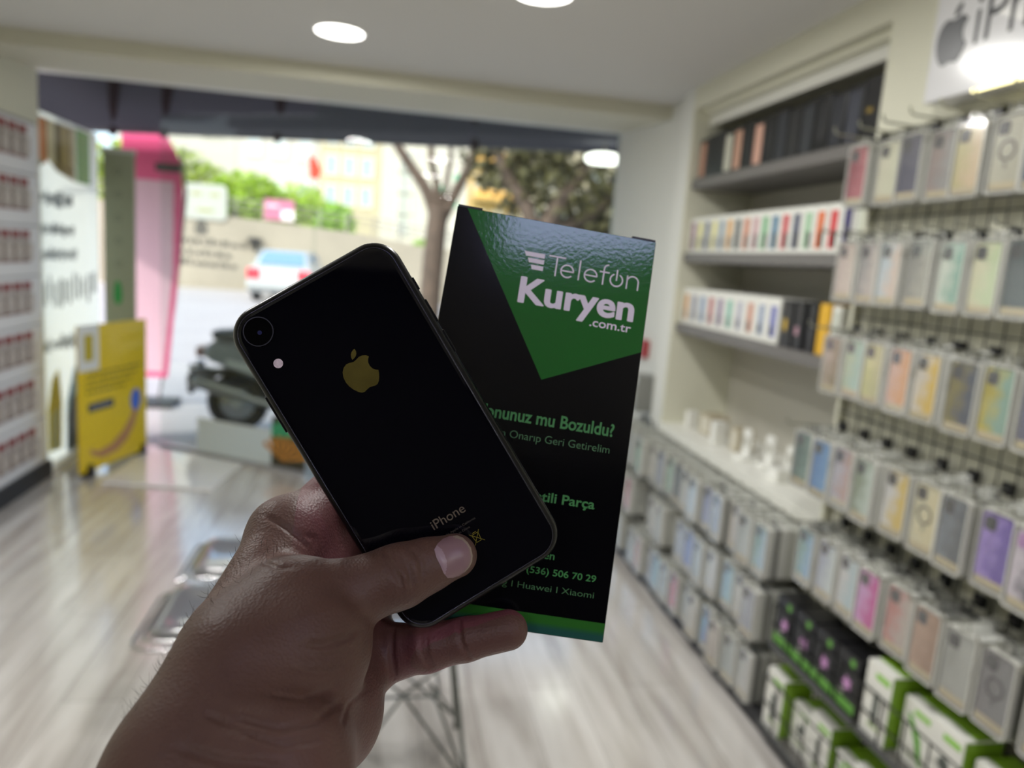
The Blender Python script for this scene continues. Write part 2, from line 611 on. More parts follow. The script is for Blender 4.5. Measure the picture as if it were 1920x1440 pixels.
rp.color_ramp.elements[0].color = lin('#1a514b')
rp.color_ramp.elements[1].color = lin('#24681b')
rp.color_ramp.elements[0].position = .3
rp.color_ramp.elements[1].position = .6
nt.links.new(mr.outputs[0], rp.inputs[0])
nt.links.new(rp.outputs[0], nt.nodes['Principled BSDF'].inputs['Base Color'])
MB().box(-w2, w2, -h2, -.0873, 0, .00008).build('bottom_band', m, bx)
zt = .00016
b = MB()
for x0, x1, x2, x3, y0, y1 in ((-14.0, -3.9, -3.9, -13.0, 79.6, 77.4), (-12.0, -3.9, -3.9, -11.2, 76.6, 74.4), (-10.0, -3.9, -3.9, -9.4, 73.4, 71.2)):
    b.add([(x0 / 1000, y0 / 1000, zt), (x3 / 1000, y1 / 1000, zt), (x2 / 1000, y1 / 1000, zt), (x1 / 1000, y0 / 1000, zt)], [(0, 1, 2, 3)])
o3 = (0, 0, zt)
xy = (X3, Y3)
TL, TH = .0698, .0100
b.box(-.0019, .0064, TL + TH - .0007, TL + TH, zt - .00002, zt)
b.box(.0019, .0026, TL, TL + TH - .0006, zt - .00002, zt)


def arc_band(cx, cy, r, w, a0, a1, n=28):
    P = [(cx + rr * math.cos(math.radians(a0 + (a1 - a0) * k / n)), cy + rr * math.sin(math.radians(a0 + (a1 - a0) * k / n)), zt)
         for k in range(n + 1) for rr in (r, r - w)]
    b.add(P, [(2 * k + 1, 2 * k, 2 * k + 2, 2 * k + 3) for k in range(n)])


def bar(x0, x1, y0, y1):
    b.add([(x0, y0, zt), (x1, y0, zt), (x1, y1, zt), (x0, y1, zt)], [(0, 1, 2, 3)])


XH = .0034
for cx in (.0078, .0194):
    arc_band(cx, TL + XH, XH, .0007, 0, 318)
    bar(cx - XH + .0003, cx + XH - .0001, TL + XH - .00035, TL + XH + .00035)
bar(.0133, .0140, TL, TL + TH)
bar(.0253, .0260, TL, TL + .0080)
arc_band(.0278, TL + .0080, .0025, .0007, 90, 180, 10)
bar(.0236, .0285, TL + .0060, TL + .0067)
arc_band(.0322, TL + XH, XH, .0007, 115, 425)
bar(.03185, .03255, TL + .0031, TL + .0086)
bar(.0371, .0378, TL, TL + .0068)
bar(.0427, .0434, TL, TL + .0040)
arc_band(.04025, TL + .0038, .00315, .0007, 0, 180, 16)
b.build('logo_lettering', LIL, bx)
b = MB()
for q, (dx, dy) in enumerate(((0, 0), (.0004, 0), (-.0004, 0), (0, .0003), (0, -.0003), (.0003, .0002), (-.0003, -.0002), (.0003, -.0002), (-.0003, .0002))):
    add_text(b, 'Kuryen', -.0134 + dx, .0426 + dx, .0543 + dy, .0124, (0, 0, zt + .000014 * q), xy, .012)
b.build('bold_lettering', LIL, bx)
b = MB()
add_text(b, '.com.tr', .0222, .0425, .0486, .0042, o3, xy, .012)
b.build('address_lettering', LIL, bx)
b = MB()
add_text(b, 'Telefonunuz mu Bozuldu?', -.0352, .0411, -.0024, .0061, o3, xy, .022)
b.build('slogan', GTX, bx)
b = MB()
add_text(b, 'Hemen Onarıp Geri Getirelim', -.0245, .0402, -.0103, .0035, o3, xy, -.004)
b.build('small_print', GTD, bx)
b = MB()
add_text(b, 'Samsung I Huawei I Xiaomi', -.0165, .0421, -.0769, .0027, o3, xy, -.004)
b.build('small_print', GTD, bx)
b = MB()
add_text(b, 'Garantili Parça', -.0060, .0368, -.0371, .0045, o3, xy, .02)
b.build('warranty_lettering', GTX, bx)
b = MB()
add_text(b, 'en', .0165, .0216, -.0626, .0036, o3, xy, .014)
add_text(b, '0 (536) 506 70 29', .0055, .0421, -.0697, .0030, o3, xy, .014)
b.build('contact_lettering', GTX, bx)


# ------------------------------------------------------------------ the hand that holds both
HAND = [  # one end (x, y, z, radius), the other end, blend, group (0 arm, palm and fingers; 1 thumb and its ball)
    ((-0.07226, 0.19043, 1.29392, 0.0245), (-0.05512, 0.22965, 1.33205, 0.0215), 0.015, 0),
    ((-0.04636, 0.18596, 1.29587, 0.0245), (-0.02636, 0.22652, 1.33285, 0.0215), 0.015, 0),
    ((-0.05512, 0.22965, 1.33205, 0.0215), (-0.04226, 0.25344, 1.35312, 0.0225), 0.012, 0),
    ((-0.02636, 0.22652, 1.33285, 0.0215), (-0.01547, 0.27374, 1.31911, 0.0195), 0.015, 0),
    ((-0.01558, 0.27562, 1.31787, 0.0195), (-0.00277, 0.307, 1.3226, 0.0157), 0.01, 0),
    ((-0.04168, 0.25119, 1.34023, 0.022), (-0.01583, 0.27804, 1.31976, 0.02), 0.014, 0),
    ((-0.04524, 0.27583, 1.35435, 0.018), (-0.03459, 0.31392, 1.37838, 0.014), 0.012, 0),
    ((-0.04073, 0.26665, 1.3475, 0.019), (-0.02047, 0.32529, 1.35091, 0.014), 0.014, 0),
    ((-0.03548, 0.2716, 1.33355, 0.019), (-0.00759, 0.32601, 1.33236, 0.0135), 0.012, 0),
    ((-0.02781, 0.27487, 1.32453, 0.018), (0.00211, 0.31639, 1.32251, 0.013), 0.012, 0),
    ((-0.03292, 0.31724, 1.37542, 0.0135), (-0.02059, 0.32646, 1.35165, 0.0135), 0.012, 0),
    ((-0.02059, 0.32646, 1.35165, 0.0135), (-0.00815, 0.32725, 1.33303, 0.0135), 0.01, 0),
    ((-0.00815, 0.32725, 1.33303, 0.0135), (0.00163, 0.31553, 1.323, 0.013), 0.01, 0),
    ((-0.03481, 0.31589, 1.37762, 0.0138), (-0.01848, 0.34104, 1.38596, 0.011), 0.008, 0),
    ((-0.01848, 0.34104, 1.38596, 0.011), (0.01375, 0.364, 1.39881, 0.0086), 0.005, 0),
    ((0.01375, 0.364, 1.39881, 0.0086), (0.03993, 0.36197, 1.4034, 0.008), 0.004, 0),
    ((-0.01934, 0.32912, 1.35043, 0.0125), (0.0023, 0.35609, 1.36323, 0.0095), 0.006, 0),
    ((0.0023, 0.35609, 1.36323, 0.0095), (0.03838, 0.35759, 1.37839, 0.0086), 0.004, 0),
    ((0.03838, 0.35759, 1.37839, 0.0086), (0.06139, 0.35182, 1.38488, 0.008), 0.004, 0),
    ((-0.00815, 0.32725, 1.33303, 0.0125), (0.01489, 0.34812, 1.34169, 0.0095), 0.006, 0),
    ((0.01489, 0.34812, 1.34169, 0.0095), (0.04421, 0.34669, 1.35341, 0.0085), 0.004, 0),
    ((0.04421, 0.34669, 1.35341, 0.0085), (0.06435, 0.34193, 1.35961, 0.0078), 0.004, 0),
    ((-0.02454, 0.32796, 1.36245, 0.012), (-0.00044, 0.34556, 1.37125, 0.01), 0.008, 0),
    ((0.00028, 0.31082, 1.32415, 0.0128), (0.01463, 0.30503, 1.32886, 0.0112), 0.006, 0),
    ((0.01463, 0.30503, 1.32886, 0.0112), (0.02696, 0.30112, 1.33278, 0.0104), 0.003, 0),
    ((0.02696, 0.30112, 1.33278, 0.0104), (0.04299, 0.29747, 1.33796, 0.0089), 0.003, 0),
    ((0.04299, 0.29747, 1.33796, 0.0089), (0.06082, 0.29459, 1.34364, 0.0086), 0.003, 0),
    ((-0.04752, 0.23684, 1.33416, 0.0235), (-0.03889, 0.25599, 1.34121, 0.025), 0.012, 1),
    ((-0.03889, 0.25599, 1.34121, 0.025), (-0.0286, 0.26103, 1.3458, 0.024), 0.012, 1),
    ((-0.0286, 0.26103, 1.3458, 0.024), (-0.02343, 0.26684, 1.35556, 0.0235), 0.012, 1),
    ((-0.02343, 0.26684, 1.35556, 0.0235), (-0.02726, 0.27517, 1.36422, 0.0165), 0.012, 1),
    ((-0.04027, 0.26328, 1.35258, 0.02), (-0.02788, 0.27534, 1.36457, 0.016), 0.01, 1),
    ((-0.02788, 0.27534, 1.36457, 0.016), (-0.00627, 0.27671, 1.36897, 0.013), 0.006, 1),
    ((-0.00627, 0.27671, 1.36897, 0.013), (0.00513, 0.27784, 1.37301, 0.0117), 0.004, 1),
    ((0.00513, 0.27784, 1.37301, 0.0117), (0.01321, 0.27788, 1.37606, 0.0119), 0.004, 1),
    ((0.01321, 0.27788, 1.37606, 0.0119), (0.02313, 0.27989, 1.37939, 0.0103), 0.004, 1),
    ((0.02313, 0.27989, 1.37939, 0.0103), (0.0343, 0.28157, 1.38274, 0.0088), 0.003, 1),
]
CREASE = [  # line over the skin, width, depth
    ([(0.00652, 0.27707, 1.38735), (0.00692, 0.27427, 1.38699), (0.00734, 0.27225, 1.38632), (0.00776, 0.27064, 1.38551), (0.00921, 0.26831, 1.38388), (0.01066, 0.26666, 1.38199), (0.01212, 0.26558, 1.37986), (0.01243, 0.26528, 1.37879), (0.01274, 0.26507, 1.37769), (0.01306, 0.26496, 1.37653)], 0.0009, 0.0022),
    ([(0.0119, 0.27239, 1.38757), (0.01284, 0.27079, 1.38673), (0.01379, 0.26953, 1.38577), (0.01474, 0.26854, 1.38471), (0.01531, 0.26763, 1.38347), (0.01588, 0.26692, 1.38215), (0.01646, 0.2664, 1.38075), (0.01659, 0.26594, 1.37925), (0.01673, 0.26566, 1.37768), (0.01688, 0.26559, 1.37601)], 0.0009, 0.0022),
    ([(0.01698, 0.2744, 1.38849), (0.01804, 0.27272, 1.38767), (0.01911, 0.27143, 1.3867), (0.0202, 0.27044, 1.38562), (0.02044, 0.26901, 1.38358), (0.02071, 0.26804, 1.38136), (0.02102, 0.26753, 1.37895)], 0.0009, 0.0012),
    ([(0.0091, 0.27441, 1.3878), (0.00991, 0.27209, 1.38711), (0.01072, 0.27033, 1.38621), (0.01154, 0.26893, 1.38517), (0.01242, 0.26806, 1.38434), (0.01331, 0.26736, 1.38344), (0.0142, 0.26682, 1.38248)], 0.0009, 0.0012),
    ([(-0.0198, 0.24185, 1.36771), (-0.01778, 0.2422, 1.36728), (-0.01575, 0.24266, 1.36679), (-0.01372, 0.24326, 1.36622), (-0.01104, 0.24486, 1.36628), (-0.00833, 0.24683, 1.36615), (-0.00558, 0.24927, 1.36578), (-0.00418, 0.25108, 1.36593), (-0.00277, 0.25318, 1.36595), (-0.00133, 0.25567, 1.36578)], 0.00112, 0.0016),
    ([(-0.02126, 0.23972, 1.36543), (-0.0184, 0.24027, 1.36461), (-0.01552, 0.24099, 1.36368), (-0.01262, 0.24197, 1.3626), (-0.00947, 0.24391, 1.36235), (-0.00628, 0.24636, 1.36183), (-0.00301, 0.24963, 1.36087)], 0.0009, 0.0005),
    ([(-0.02422, 0.23609, 1.36278), (-0.02085, 0.23677, 1.36153), (-0.01745, 0.23771, 1.36012), (-0.01403, 0.23902, 1.35847), (-0.01093, 0.24113, 1.35792), (-0.00777, 0.24345, 1.35726), (-0.00455, 0.24641, 1.35626)], 0.0009, 0.0005),
    ([(-0.04758, 0.22111, 1.35707), (-0.04326, 0.21901, 1.35596), (-0.03893, 0.21668, 1.35503), (-0.03464, 0.21424, 1.35421), (-0.03053, 0.21265, 1.35371), (-0.02649, 0.21134, 1.35303), (-0.02251, 0.21053, 1.352), (-0.0185, 0.21173, 1.35173), (-0.01447, 0.21362, 1.351), (-0.01039, 0.21647, 1.34961)], 0.00112, 0.0012),
    ([(-0.03939, 0.21903, 1.35633), (-0.0344, 0.21721, 1.35597), (-0.02946, 0.21552, 1.35554), (-0.0246, 0.21424, 1.35484), (-0.02108, 0.21537, 1.35487), (-0.01755, 0.21708, 1.35454), (-0.014, 0.21953, 1.35371), (-0.01157, 0.22373, 1.35312), (-0.00915, 0.23058, 1.35088), (-0.00664, 0.24024, 1.347)], 0.00112, 0.001),
    ([(-0.05337, 0.21358, 1.35094), (-0.04855, 0.21214, 1.35011), (-0.04371, 0.21053, 1.34941), (-0.03886, 0.20872, 1.34885), (-0.03262, 0.20734, 1.34897), (-0.02648, 0.20652, 1.34867), (-0.02041, 0.20676, 1.34759)], 0.00112, 0.0008),
    ([(-0.02954, 0.22642, 1.3594), (-0.0257, 0.22626, 1.35875), (-0.02187, 0.22634, 1.35796), (-0.01805, 0.22703, 1.35676), (-0.01456, 0.23263, 1.3547), (-0.01085, 0.23806, 1.35282), (-0.00693, 0.2428, 1.35143)], 0.00112, 0.0006),
    ([(-0.04192, 0.30569, 1.39002), (-0.03876, 0.3027, 1.38939), (-0.03577, 0.30076, 1.3884), (-0.03288, 0.29956, 1.38713), (-0.03042, 0.29856, 1.38534), (-0.02802, 0.29814, 1.38332), (-0.02568, 0.2984, 1.38103), (-0.02333, 0.29919, 1.37767)], 0.00112, 0.001),
    ([(-0.03998, 0.28282, 1.37982), (-0.03712, 0.27626, 1.38176), (-0.03461, 0.27178, 1.38284), (-0.03238, 0.26923, 1.38312), (-0.03005, 0.26865, 1.38344), (-0.02777, 0.26844, 1.3836), (-0.02551, 0.26854, 1.38363)], 0.00112, 0.0008),
    ([(-0.02799, 0.29946, 1.38471), (-0.0258, 0.30032, 1.38364), (-0.02362, 0.30162, 1.38238), (-0.02145, 0.3035, 1.38089), (-0.02172, 0.30221, 1.37908), (-0.02199, 0.301, 1.37724), (-0.02225, 0.29974, 1.37544)], 0.00135, 0.0005),
    ([(0.02389, 0.29634, 1.34233), (0.02385, 0.29401, 1.34075), (0.02387, 0.29233, 1.33884), (0.02393, 0.29116, 1.33667), (0.0252, 0.29025, 1.33426), (0.02653, 0.2901, 1.33141), (0.028, 0.29124, 1.32779)], 0.0009, 0.0018),
    ([(0.02587, 0.2958, 1.34259), (0.02583, 0.29354, 1.34096), (0.02585, 0.29191, 1.33903), (0.0259, 0.29078, 1.33684), (0.02704, 0.29004, 1.33433), (0.02825, 0.29006, 1.33139), (0.02961, 0.29157, 1.32755)], 0.0009, 0.001),
    ([(0.03956, 0.29889, 1.3469), (0.03946, 0.29352, 1.34601), (0.03968, 0.29064, 1.34389), (0.04004, 0.28889, 1.34122), (0.04152, 0.28799, 1.33887), (0.04313, 0.28801, 1.33601), (0.0451, 0.2903, 1.33181)], 0.0009, 0.0018),
    ([(0.01197, 0.30221, 1.34023), (0.0118, 0.29723, 1.3376), (0.01172, 0.29434, 1.33394), (0.01237, 0.29311, 1.33083), (0.01305, 0.29283, 1.32716), (0.01383, 0.29433, 1.32242)], 0.0009, 0.0022),
    ([(-0.00593, 0.22584, 1.34765), (-0.00531, 0.23184, 1.34618), (-0.00471, 0.24056, 1.34304), (-0.00398, 0.24496, 1.34288), (-0.00196, 0.25086, 1.34112), (0.00016, 0.26021, 1.33729), (0.00243, 0.26844, 1.33431)], 0.0009, 0.0006),
]


def smin(a, b_, k):
    h = np.maximum(k - np.abs(a - b_), 0) / k
    return np.minimum(a, b_) - h * h * k * .25


def hand_mesh(h=.0006):
    P = [(np.array(a[:3]), np.array(c[:3]), a[3], c[3], k, g) for a, c, k, g in HAND]
    lo = np.min([np.minimum(a, c) - max(r, q) for a, c, r, q, k, g in P], 0) - .006
    hi = np.max([np.maximum(a, c) + max(r, q) for a, c, r, q, k, g in P], 0) + .006
    n = np.ceil((hi - lo) / h).astype(int) + 1
    G = [np.full(n, .05, np.float32), np.full(n, .05, np.float32)]
    ax = [lo[i] + h * np.arange(n[i]) for i in range(3)]

    def sub(mn, mx_):
        s = [slice(max(0, int((mn[i] - lo[i]) / h)), min(n[i], int((mx_[i] - lo[i]) / h) + 2)) for i in range(3)]
        return tuple(s), np.meshgrid(*[ax[i][s[i]].astype(np.float32) for i in range(3)], indexing='ij', sparse=True)

    def seg(x, y, z, a, c):
        ba = c - a
        t = np.clip(((x - a[0]) * ba[0] + (y - a[1]) * ba[1] + (z - a[2]) * ba[2]) / (ba @ ba), 0, 1)
        return t, (x - a[0] - t * ba[0]) ** 2 + (y - a[1] - t * ba[1]) ** 2 + (z - a[2] - t * ba[2]) ** 2

    for a, c, r, q, k, g in P:
        F = G[g]
        m = max(r, q) + .016
        s, (x, y, z) = sub(np.minimum(a, c) - m, np.maximum(a, c) + m)
        t, d2 = seg(x, y, z, a, c)
        F[s] = smin(F[s], np.sqrt(d2) - (r + t * (q - r)), k)
    F = smin(G[0], G[1], .006)
    for line, w, dep in CREASE:
        pts = np.array(line)
        s, (x, y, z) = sub(pts.min(0) - .005, pts.max(0) + .005)
        D = None
        for i in range(len(pts) - 1):
            t, d2 = seg(x, y, z, pts[i], pts[i + 1])
            D = d2 if D is None else np.minimum(D, d2)
        fade = 1
        for q in (pts[0], pts[-1]):
            fade = fade * (1 - .9 * np.exp(-((x - q[0]) ** 2 + (y - q[1]) ** 2 + (z - q[2]) ** 2) / .003 ** 2))
        F[s] = F[s] + 1.5 * dep * fade * np.exp(-D / w ** 2)
    # surface nets
    S = F < 0
    c8 = [(i, j, k) for i in (0, 1) for j in (0, 1) for k in (0, 1)]
    sl = lambda A, o: A[o[0]:A.shape[0] - 1 + o[0], o[1]:A.shape[1] - 1 + o[1], o[2]:A.shape[2] - 1 + o[2]]
    cnt = sum(sl(S, o).astype(np.int8) for o in c8)
    cells = np.argwhere((cnt > 0) & (cnt < 8))
    idx = np.full(cnt.shape, -1, np.int32)
    idx[tuple(cells.T)] = np.arange(len(cells))
    acc = np.zeros((len(cells), 3))
    num = np.zeros(len(cells))
    for o in c8:
        for a_ in range(3):
            if o[a_]:
                continue
            o2 = list(o)
            o2[a_] = 1
            fa = F[tuple((cells + o).T)]
            fb = F[tuple((cells + o2).T)]
            mk = (fa < 0) != (fb < 0)
            t = np.where(mk, fa / np.where(mk, fa - fb, 1), 0)
            p = np.array(o, float) + np.zeros((len(cells), 3))
            p[:, a_] = t
            acc += p * mk[:, None]
            num += mk
    V = lo + h * (cells + acc / num[:, None])
    quads = []
    for a_ in range(3):
        b1, b2 = [(1, 2), (2, 0), (0, 1)][a_]
        e = [slice(None)] * 3
        e2 = [slice(None)] * 3
        e[a_], e2[a_] = slice(0, -1), slice(1, None)
        s0, s1 = S[tuple(e)], S[tuple(e2)]
        for flip, mk in ((False, s0 & ~s1), (True, ~s0 & s1)):
            g = np.argwhere(mk)
            g = g[(g[:, b1] > 0) & (g[:, b2] > 0) & (g[:, b1] < cnt.shape[b1]) & (g[:, b2] < cnt.shape[b2])]
            q = []
            for d1_, d2_ in ((1, 1), (0, 1), (0, 0), (1, 0)):
                k = g.copy()
                k[:, b1] -= d1_
                k[:, b2] -= d2_
                q.append(idx[tuple(k.T)])
            q = np.array(q).T
            quads.append(q[:, ::-1] if flip else q)
    Q = np.concatenate(quads)
    Q = Q[(Q >= 0).all(1)]
    return V, Q


NAIL_O, NAIL_U, NAIL_V, NAIL_N = Vector((0.03161, 0.27279, 1.38574)), Vector((0.94175, -0.02786, 0.33515)), Vector((-0.32528, 0.17761, 0.92879)), Vector((-0.0854, -0.98371, 0.1582))
NAIL = [(-0.00513, 0.00483), (-0.00341, 0.00614), (-0.00124, 0.00663), (0.00147, 0.00652), (0.0045, 0.00588), (0.0064, 0.00459), (0.00776, 0.00241), (0.00842, 8e-05), (0.00819, -0.00289), (0.00731, -0.00506), (0.00567, -0.00673), (0.00346, -0.00807), (0.00099, -0.00873), (-0.00142, -0.00839), (-0.00337, -0.00731), (-0.00416, -0.00471), (-0.00449, -0.00132), (-0.00509, 0.0019)]
LUN = (-0.00772, 0.00050)
RIMU = 0.00330
WRIST = (-0.04264, 0.23784, 1.33322)
HV, HF = hand_mesh()


def skin():
    m = mat('skin', '#5e423a', .5, 0, .35)
    nt = m.node_tree
    p = nt.nodes['Principled BSDF']
    tc = nt.nodes.new('ShaderNodeTexCoord')
    n1 = nt.nodes.new('ShaderNodeTexNoise')
    n1.inputs['Scale'].default_value = 38
    n1.inputs['Detail'].default_value = 5
    nt.links.new(tc.outputs['Object'], n1.inputs[0])
    cr = nt.nodes.new('ShaderNodeValToRGB')
    cr.color_ramp.elements[0].position = .3
    cr.color_ramp.elements[0].color = lin('#563c36')
    cr.color_ramp.elements[1].position = .7
    cr.color_ramp.elements[1].color = lin('#5f453e')
    nt.links.new(n1.outputs[0], cr.inputs[0])
    # redder towards the finger side of the palm
    at = nt.nodes.new('ShaderNodeAttribute')
    at.attribute_name = 'flush'
    mx = nt.nodes.new('ShaderNodeMix')
    mx.data_type = 'RGBA'
    mx.inputs[7].default_value = lin('#6a3a42')
    nt.links.new(at.outputs['Fac'], mx.inputs[0])
    nt.links.new(cr.outputs[0], mx.inputs[6])
    nt.links.new(mx.outputs[2], p.inputs['Base Color'])
    v = nt.nodes.new('ShaderNodeTexVoronoi')
    v.inputs['Scale'].default_value = 900
    nt.links.new(tc.outputs['Object'], v.inputs[0])
    n2 = nt.nodes.new('ShaderNodeTexNoise')
    n2.inputs['Scale'].default_value = 260
    n2.inputs['Detail'].default_value = 5
    nt.links.new(tc.outputs['Object'], n2.inputs[0])
    ad = nt.nodes.new('ShaderNodeMath')
    nt.links.new(v.outputs['Distance'], ad.inputs[0])
    nt.links.new(n2.outputs[0], ad.inputs[1])
    bu = nt.nodes.new('ShaderNodeBump')
    bu.inputs['Strength'].default_value = .3
    bu.inputs['Distance'].default_value = .0006
    nt.links.new(ad.outputs[0], bu.inputs['Height'])
    nt.links.new(bu.outputs[0], p.inputs['Normal'])
    p.inputs['Subsurface Weight'].default_value = .12
    p.inputs['Subsurface Radius'].default_value = (.006, .002, .001)
    p.inputs['Subsurface Scale'].default_value = 1
    return m


wrist = Vector(WRIST)
me = bpy.data.meshes.new('person')
me.from_pydata([tuple(Vector(v) - wrist) for v in HV.tolist()], [], [tuple(q) for q in HF.tolist()])
me.update()
person = bpy.data.objects.new('person', me)
COL.objects.link(person)
person.location = wrist
me.materials.append(skin())
me.polygons.foreach_set('use_smooth', [True] * len(me.polygons))
tag(person, "person's bare left forearm and hand gripping the black phone and the green carton", 'person')
sm = person.modifiers.new('soften', 'SMOOTH')
sm.factor = .5
sm.iterations = 1
# flush: the fingers and the far side of the palm are redder
hx, hy_, hz = HV.T
fl = np.clip((hy_ - .288) / .02, 0, 1) * .75 * (hx > -.030)
fl = np.maximum(fl, np.clip(hx / .03, 0, 1) * (hy_ > .292))
fl = np.maximum(fl, .25 * np.clip((1.36 - hz) / .03, 0, 1) * np.clip((hx + .05) / .03, 0, 1))
at = me.attributes.new('flush', 'FLOAT', 'POINT')
at.data.foreach_set('value', fl.astype(np.float32))

from mathutils.bvhtree import BVHTree
BV = BVHTree.FromPolygons([tuple(v) for v in HV.tolist()], [tuple(q) for q in HF.tolist()])


# thumbnail: an outline laid on the thumb along its own axes
NO = [(a[0] + (c[0] - a[0]) * k / 4, a[1] + (c[1] - a[1]) * k / 4) for a, c in zip(NAIL, NAIL[1:] + NAIL[:1]) for k in range(4)]
nc = (sum(p[0] for p in NO) / len(NO), sum(p[1] for p in NO) / len(NO))
rings = 22
vs, fs, mi = [], [], []
for k in range(rings + 1):
    t = k / rings
    for x, y in NO:
        pu, pv = nc[0] + (x - nc[0]) * t, nc[1] + (y - nc[1]) * t
        base = NAIL_O + NAIL_U * pu + NAIL_V * pv
        hit = BV.ray_cast(base + NAIL_N * .02, -NAIL_N, .028)[0] or (base - NAIL_N * .006)
        vs.append((hit + NAIL_N * (.0009 - .0008 * t ** 6), pu, pv))
n = len(NO)
for k in range(rings):
    for i in range(n):
        q = (k * n + i, k * n + (i + 1) % n, (k + 1) * n + (i + 1) % n, (k + 1) * n + i)
        fs.append(q)
        cu_ = sum(vs[j][1] for j in q) / 4
        cv_ = sum(vs[j][2] for j in q) / 4
        lun = ((cu_ - LUN[0]) / .0060) ** 2 + ((cv_ - LUN[1]) / .0073) ** 2 < 1
        mi.append(1 if lun else (2 if k >= rings - 2 and cu_ > RIMU else 0))
nm = bpy.data.meshes.new('thumbnail')
nm.from_pydata([tuple(v[0] - wrist) for v in vs], [], fs)
nm.update()
for m in (mat('nail', '#84666f', .36), mat('nail lunula', '#9c8390', .36), mat('nail free edge', '#94857a', .4)):
    nm.materials.append(m)
nm.polygons.foreach_set('material_index', mi)
nm.polygons.foreach_set('use_smooth', [True] * len(nm.polygons))
no = bpy.data.objects.new('thumbnail', nm)
COL.objects.link(no)
no.parent = person
no['label'] = 'short pinkish thumbnail with a pale half moon'
b = MB()
A0, A1 = Vector((-.07854, .2337, 1.33029)), Vector((-.05182, .29957, 1.38446))     # the outer edge of the forearm
ad_ = (A1 - A0).normalized()
cand = []
for i, v in enumerate(me.vertices):
    p = v.co + wrist
    t = (p - A0).dot(ad_)
    if 0 < t < (A1 - A0).length and ((p - A0) - ad_ * t).length < .021 and v.normal.y < .25 and p.x < -.03:
        cand.append(i)
for i in RND.sample(cand, min(90, len(cand))):
    nn, p = me.vertices[i].normal, me.vertices[i].co
    g = (nn * .4 + Vector((-.467, -.06, -.882)) * RND.uniform(-.3, .1) + Vector((RND.uniform(-.4, .4), RND.uniform(-.4, .4), RND.uniform(-.2, .6)))).normalized()
    L = RND.uniform(.002, .0042)
    b.tube([p, p + g * L * .5, p + g * L + Vector((0, 0, L * .25))], [.00006, .00005, .00002], 3)
ho = b.build('arm_hair', mat('dark hair', '#2a1d16', .5), person)
ho['kind'] = 'stuff'

# ------------------------------------------------------------------ shelving niche on the right wall
ORD = ['first', 'second', 'third', 'fourth', 'fifth', 'sixth', 'seventh', 'eighth', 'ninth', 'tenth', 'eleventh', 'twelfth',
       'thirteenth', 'fourteenth', 'fifteenth', 'sixteenth', 'seventeenth', 'eighteenth', 'nineteenth']
u = thing('shelving_unit', 'cream wall niche fitted with three grey shelves of boxed goods', 'shelving', (1.63, 2.85, .745))


def rel(mb, name, m, parent, base, **k):
    mb.v = [(x - base[0], y - base[1], z - base[2]) for x, y, z in mb.v]
    return mb.build(name, m, parent, **k)


ub = (1.63, 2.85, .745)
rel(MB().box(1.802, 1.818, 2.12, 3.58, .745, 2.285), 'back_panel', M['taupe'], u, ub)
rel(MB().box(1.457, 1.802, 3.562, 3.58, .745, 2.285), 'side_panel', M['wall'], u, ub)
rel(MB().box(1.457, 1.802, 2.12, 2.136, .745, 2.285), 'side_panel', M['wall'], u, ub)
rel(MB().box(1.50, 1.802, 2.136, 3.562, 2.262, 2.285), 'top_panel', M['wall'], u, ub)
rel(MB().box(1.535, 1.56, 2.136, 3.562, 2.215, 2.262), 'valance', M['white'], u, ub)
SHZ = (1.958, 1.607, 1.262)
for z in SHZ:
    rel(MB().box(1.475, 1.802, 2.136, 3.562, z - .045, z), 'shelf', M['grey'], u, ub, bevel=.002)
ct = MB().box(1.437, 1.800, 2.12, 3.575, .702, .745).build('countertop', M['white'], bevel=.002)
tag(ct, 'white laminate countertop running below the niche with small white goods on it', 'countertop')


def goods(name, label, cat, x, y, z, d, w, h, body, prints=(), group=None, part='printed_face', bevel=.0015):
    """a carton whose front looks to -x; prints: (colour, y0, y1, z0, z1) as shares of the face, y counted from the left"""
    t = thing(name, label, cat, (x + d / 2, y, z), 0, group)
    MB().box(-d / 2, d / 2, -w / 2, w / 2, 0, h).build('carton_body', body, t, bevel=bevel)
    for c, a0, a1, b0, b1 in prints:
        MB().box(-d / 2 - .0006, -d / 2, w / 2 - w * a1, w / 2 - w * a0, h * b0, h * b1).build(part, mat('print ' + c, c, .4), t)
    return t


BC, WC = mat('black glossy carton', '#1a1a1d', .3), mat('white carton', '#e4e4de', .4)
row1 = ['#b98d78', None, None, '#c9c8b8', '#c79c86', None, '#d3a694', None, '#2d3038', '#2a2a2d', '#33363c', None, '#2a2c34', '#3c3f4b', None]
names1 = {'#b98d78': 'tan', '#c9c8b8': 'pale grey', '#c79c86': 'peach', '#d3a694': 'pink', '#2d3038': 'slate', '#2a2a2d': 'charcoal', '#33363c': 'smoke grey', '#2a2c34': 'ink blue', '#3c3f4b': 'steel blue'}
for i in range(15):
    y = 3.505 - .0905 * i
    c = row1[i]
    pr_ = [(c, .12, .88, .06, .9)] if c else ([('#8c7424', .25, .6, .45, .53)] if i == 14 else [('#26262a', .2, .8, .2, .8)])
    lab = ('black carton with a %s printed front on the top shelf, %s from the left' % (names1[c], ORD[i])) if c else 'plain black carton on the top shelf, %s from the left' % ORD[i]
    goods('product_carton', lab, 'box', 1.495, y, SHZ[0] + .0005, .10, .083, .185 + .006 * (i % 3), BC, pr_, 'black cartons on the top shelf')
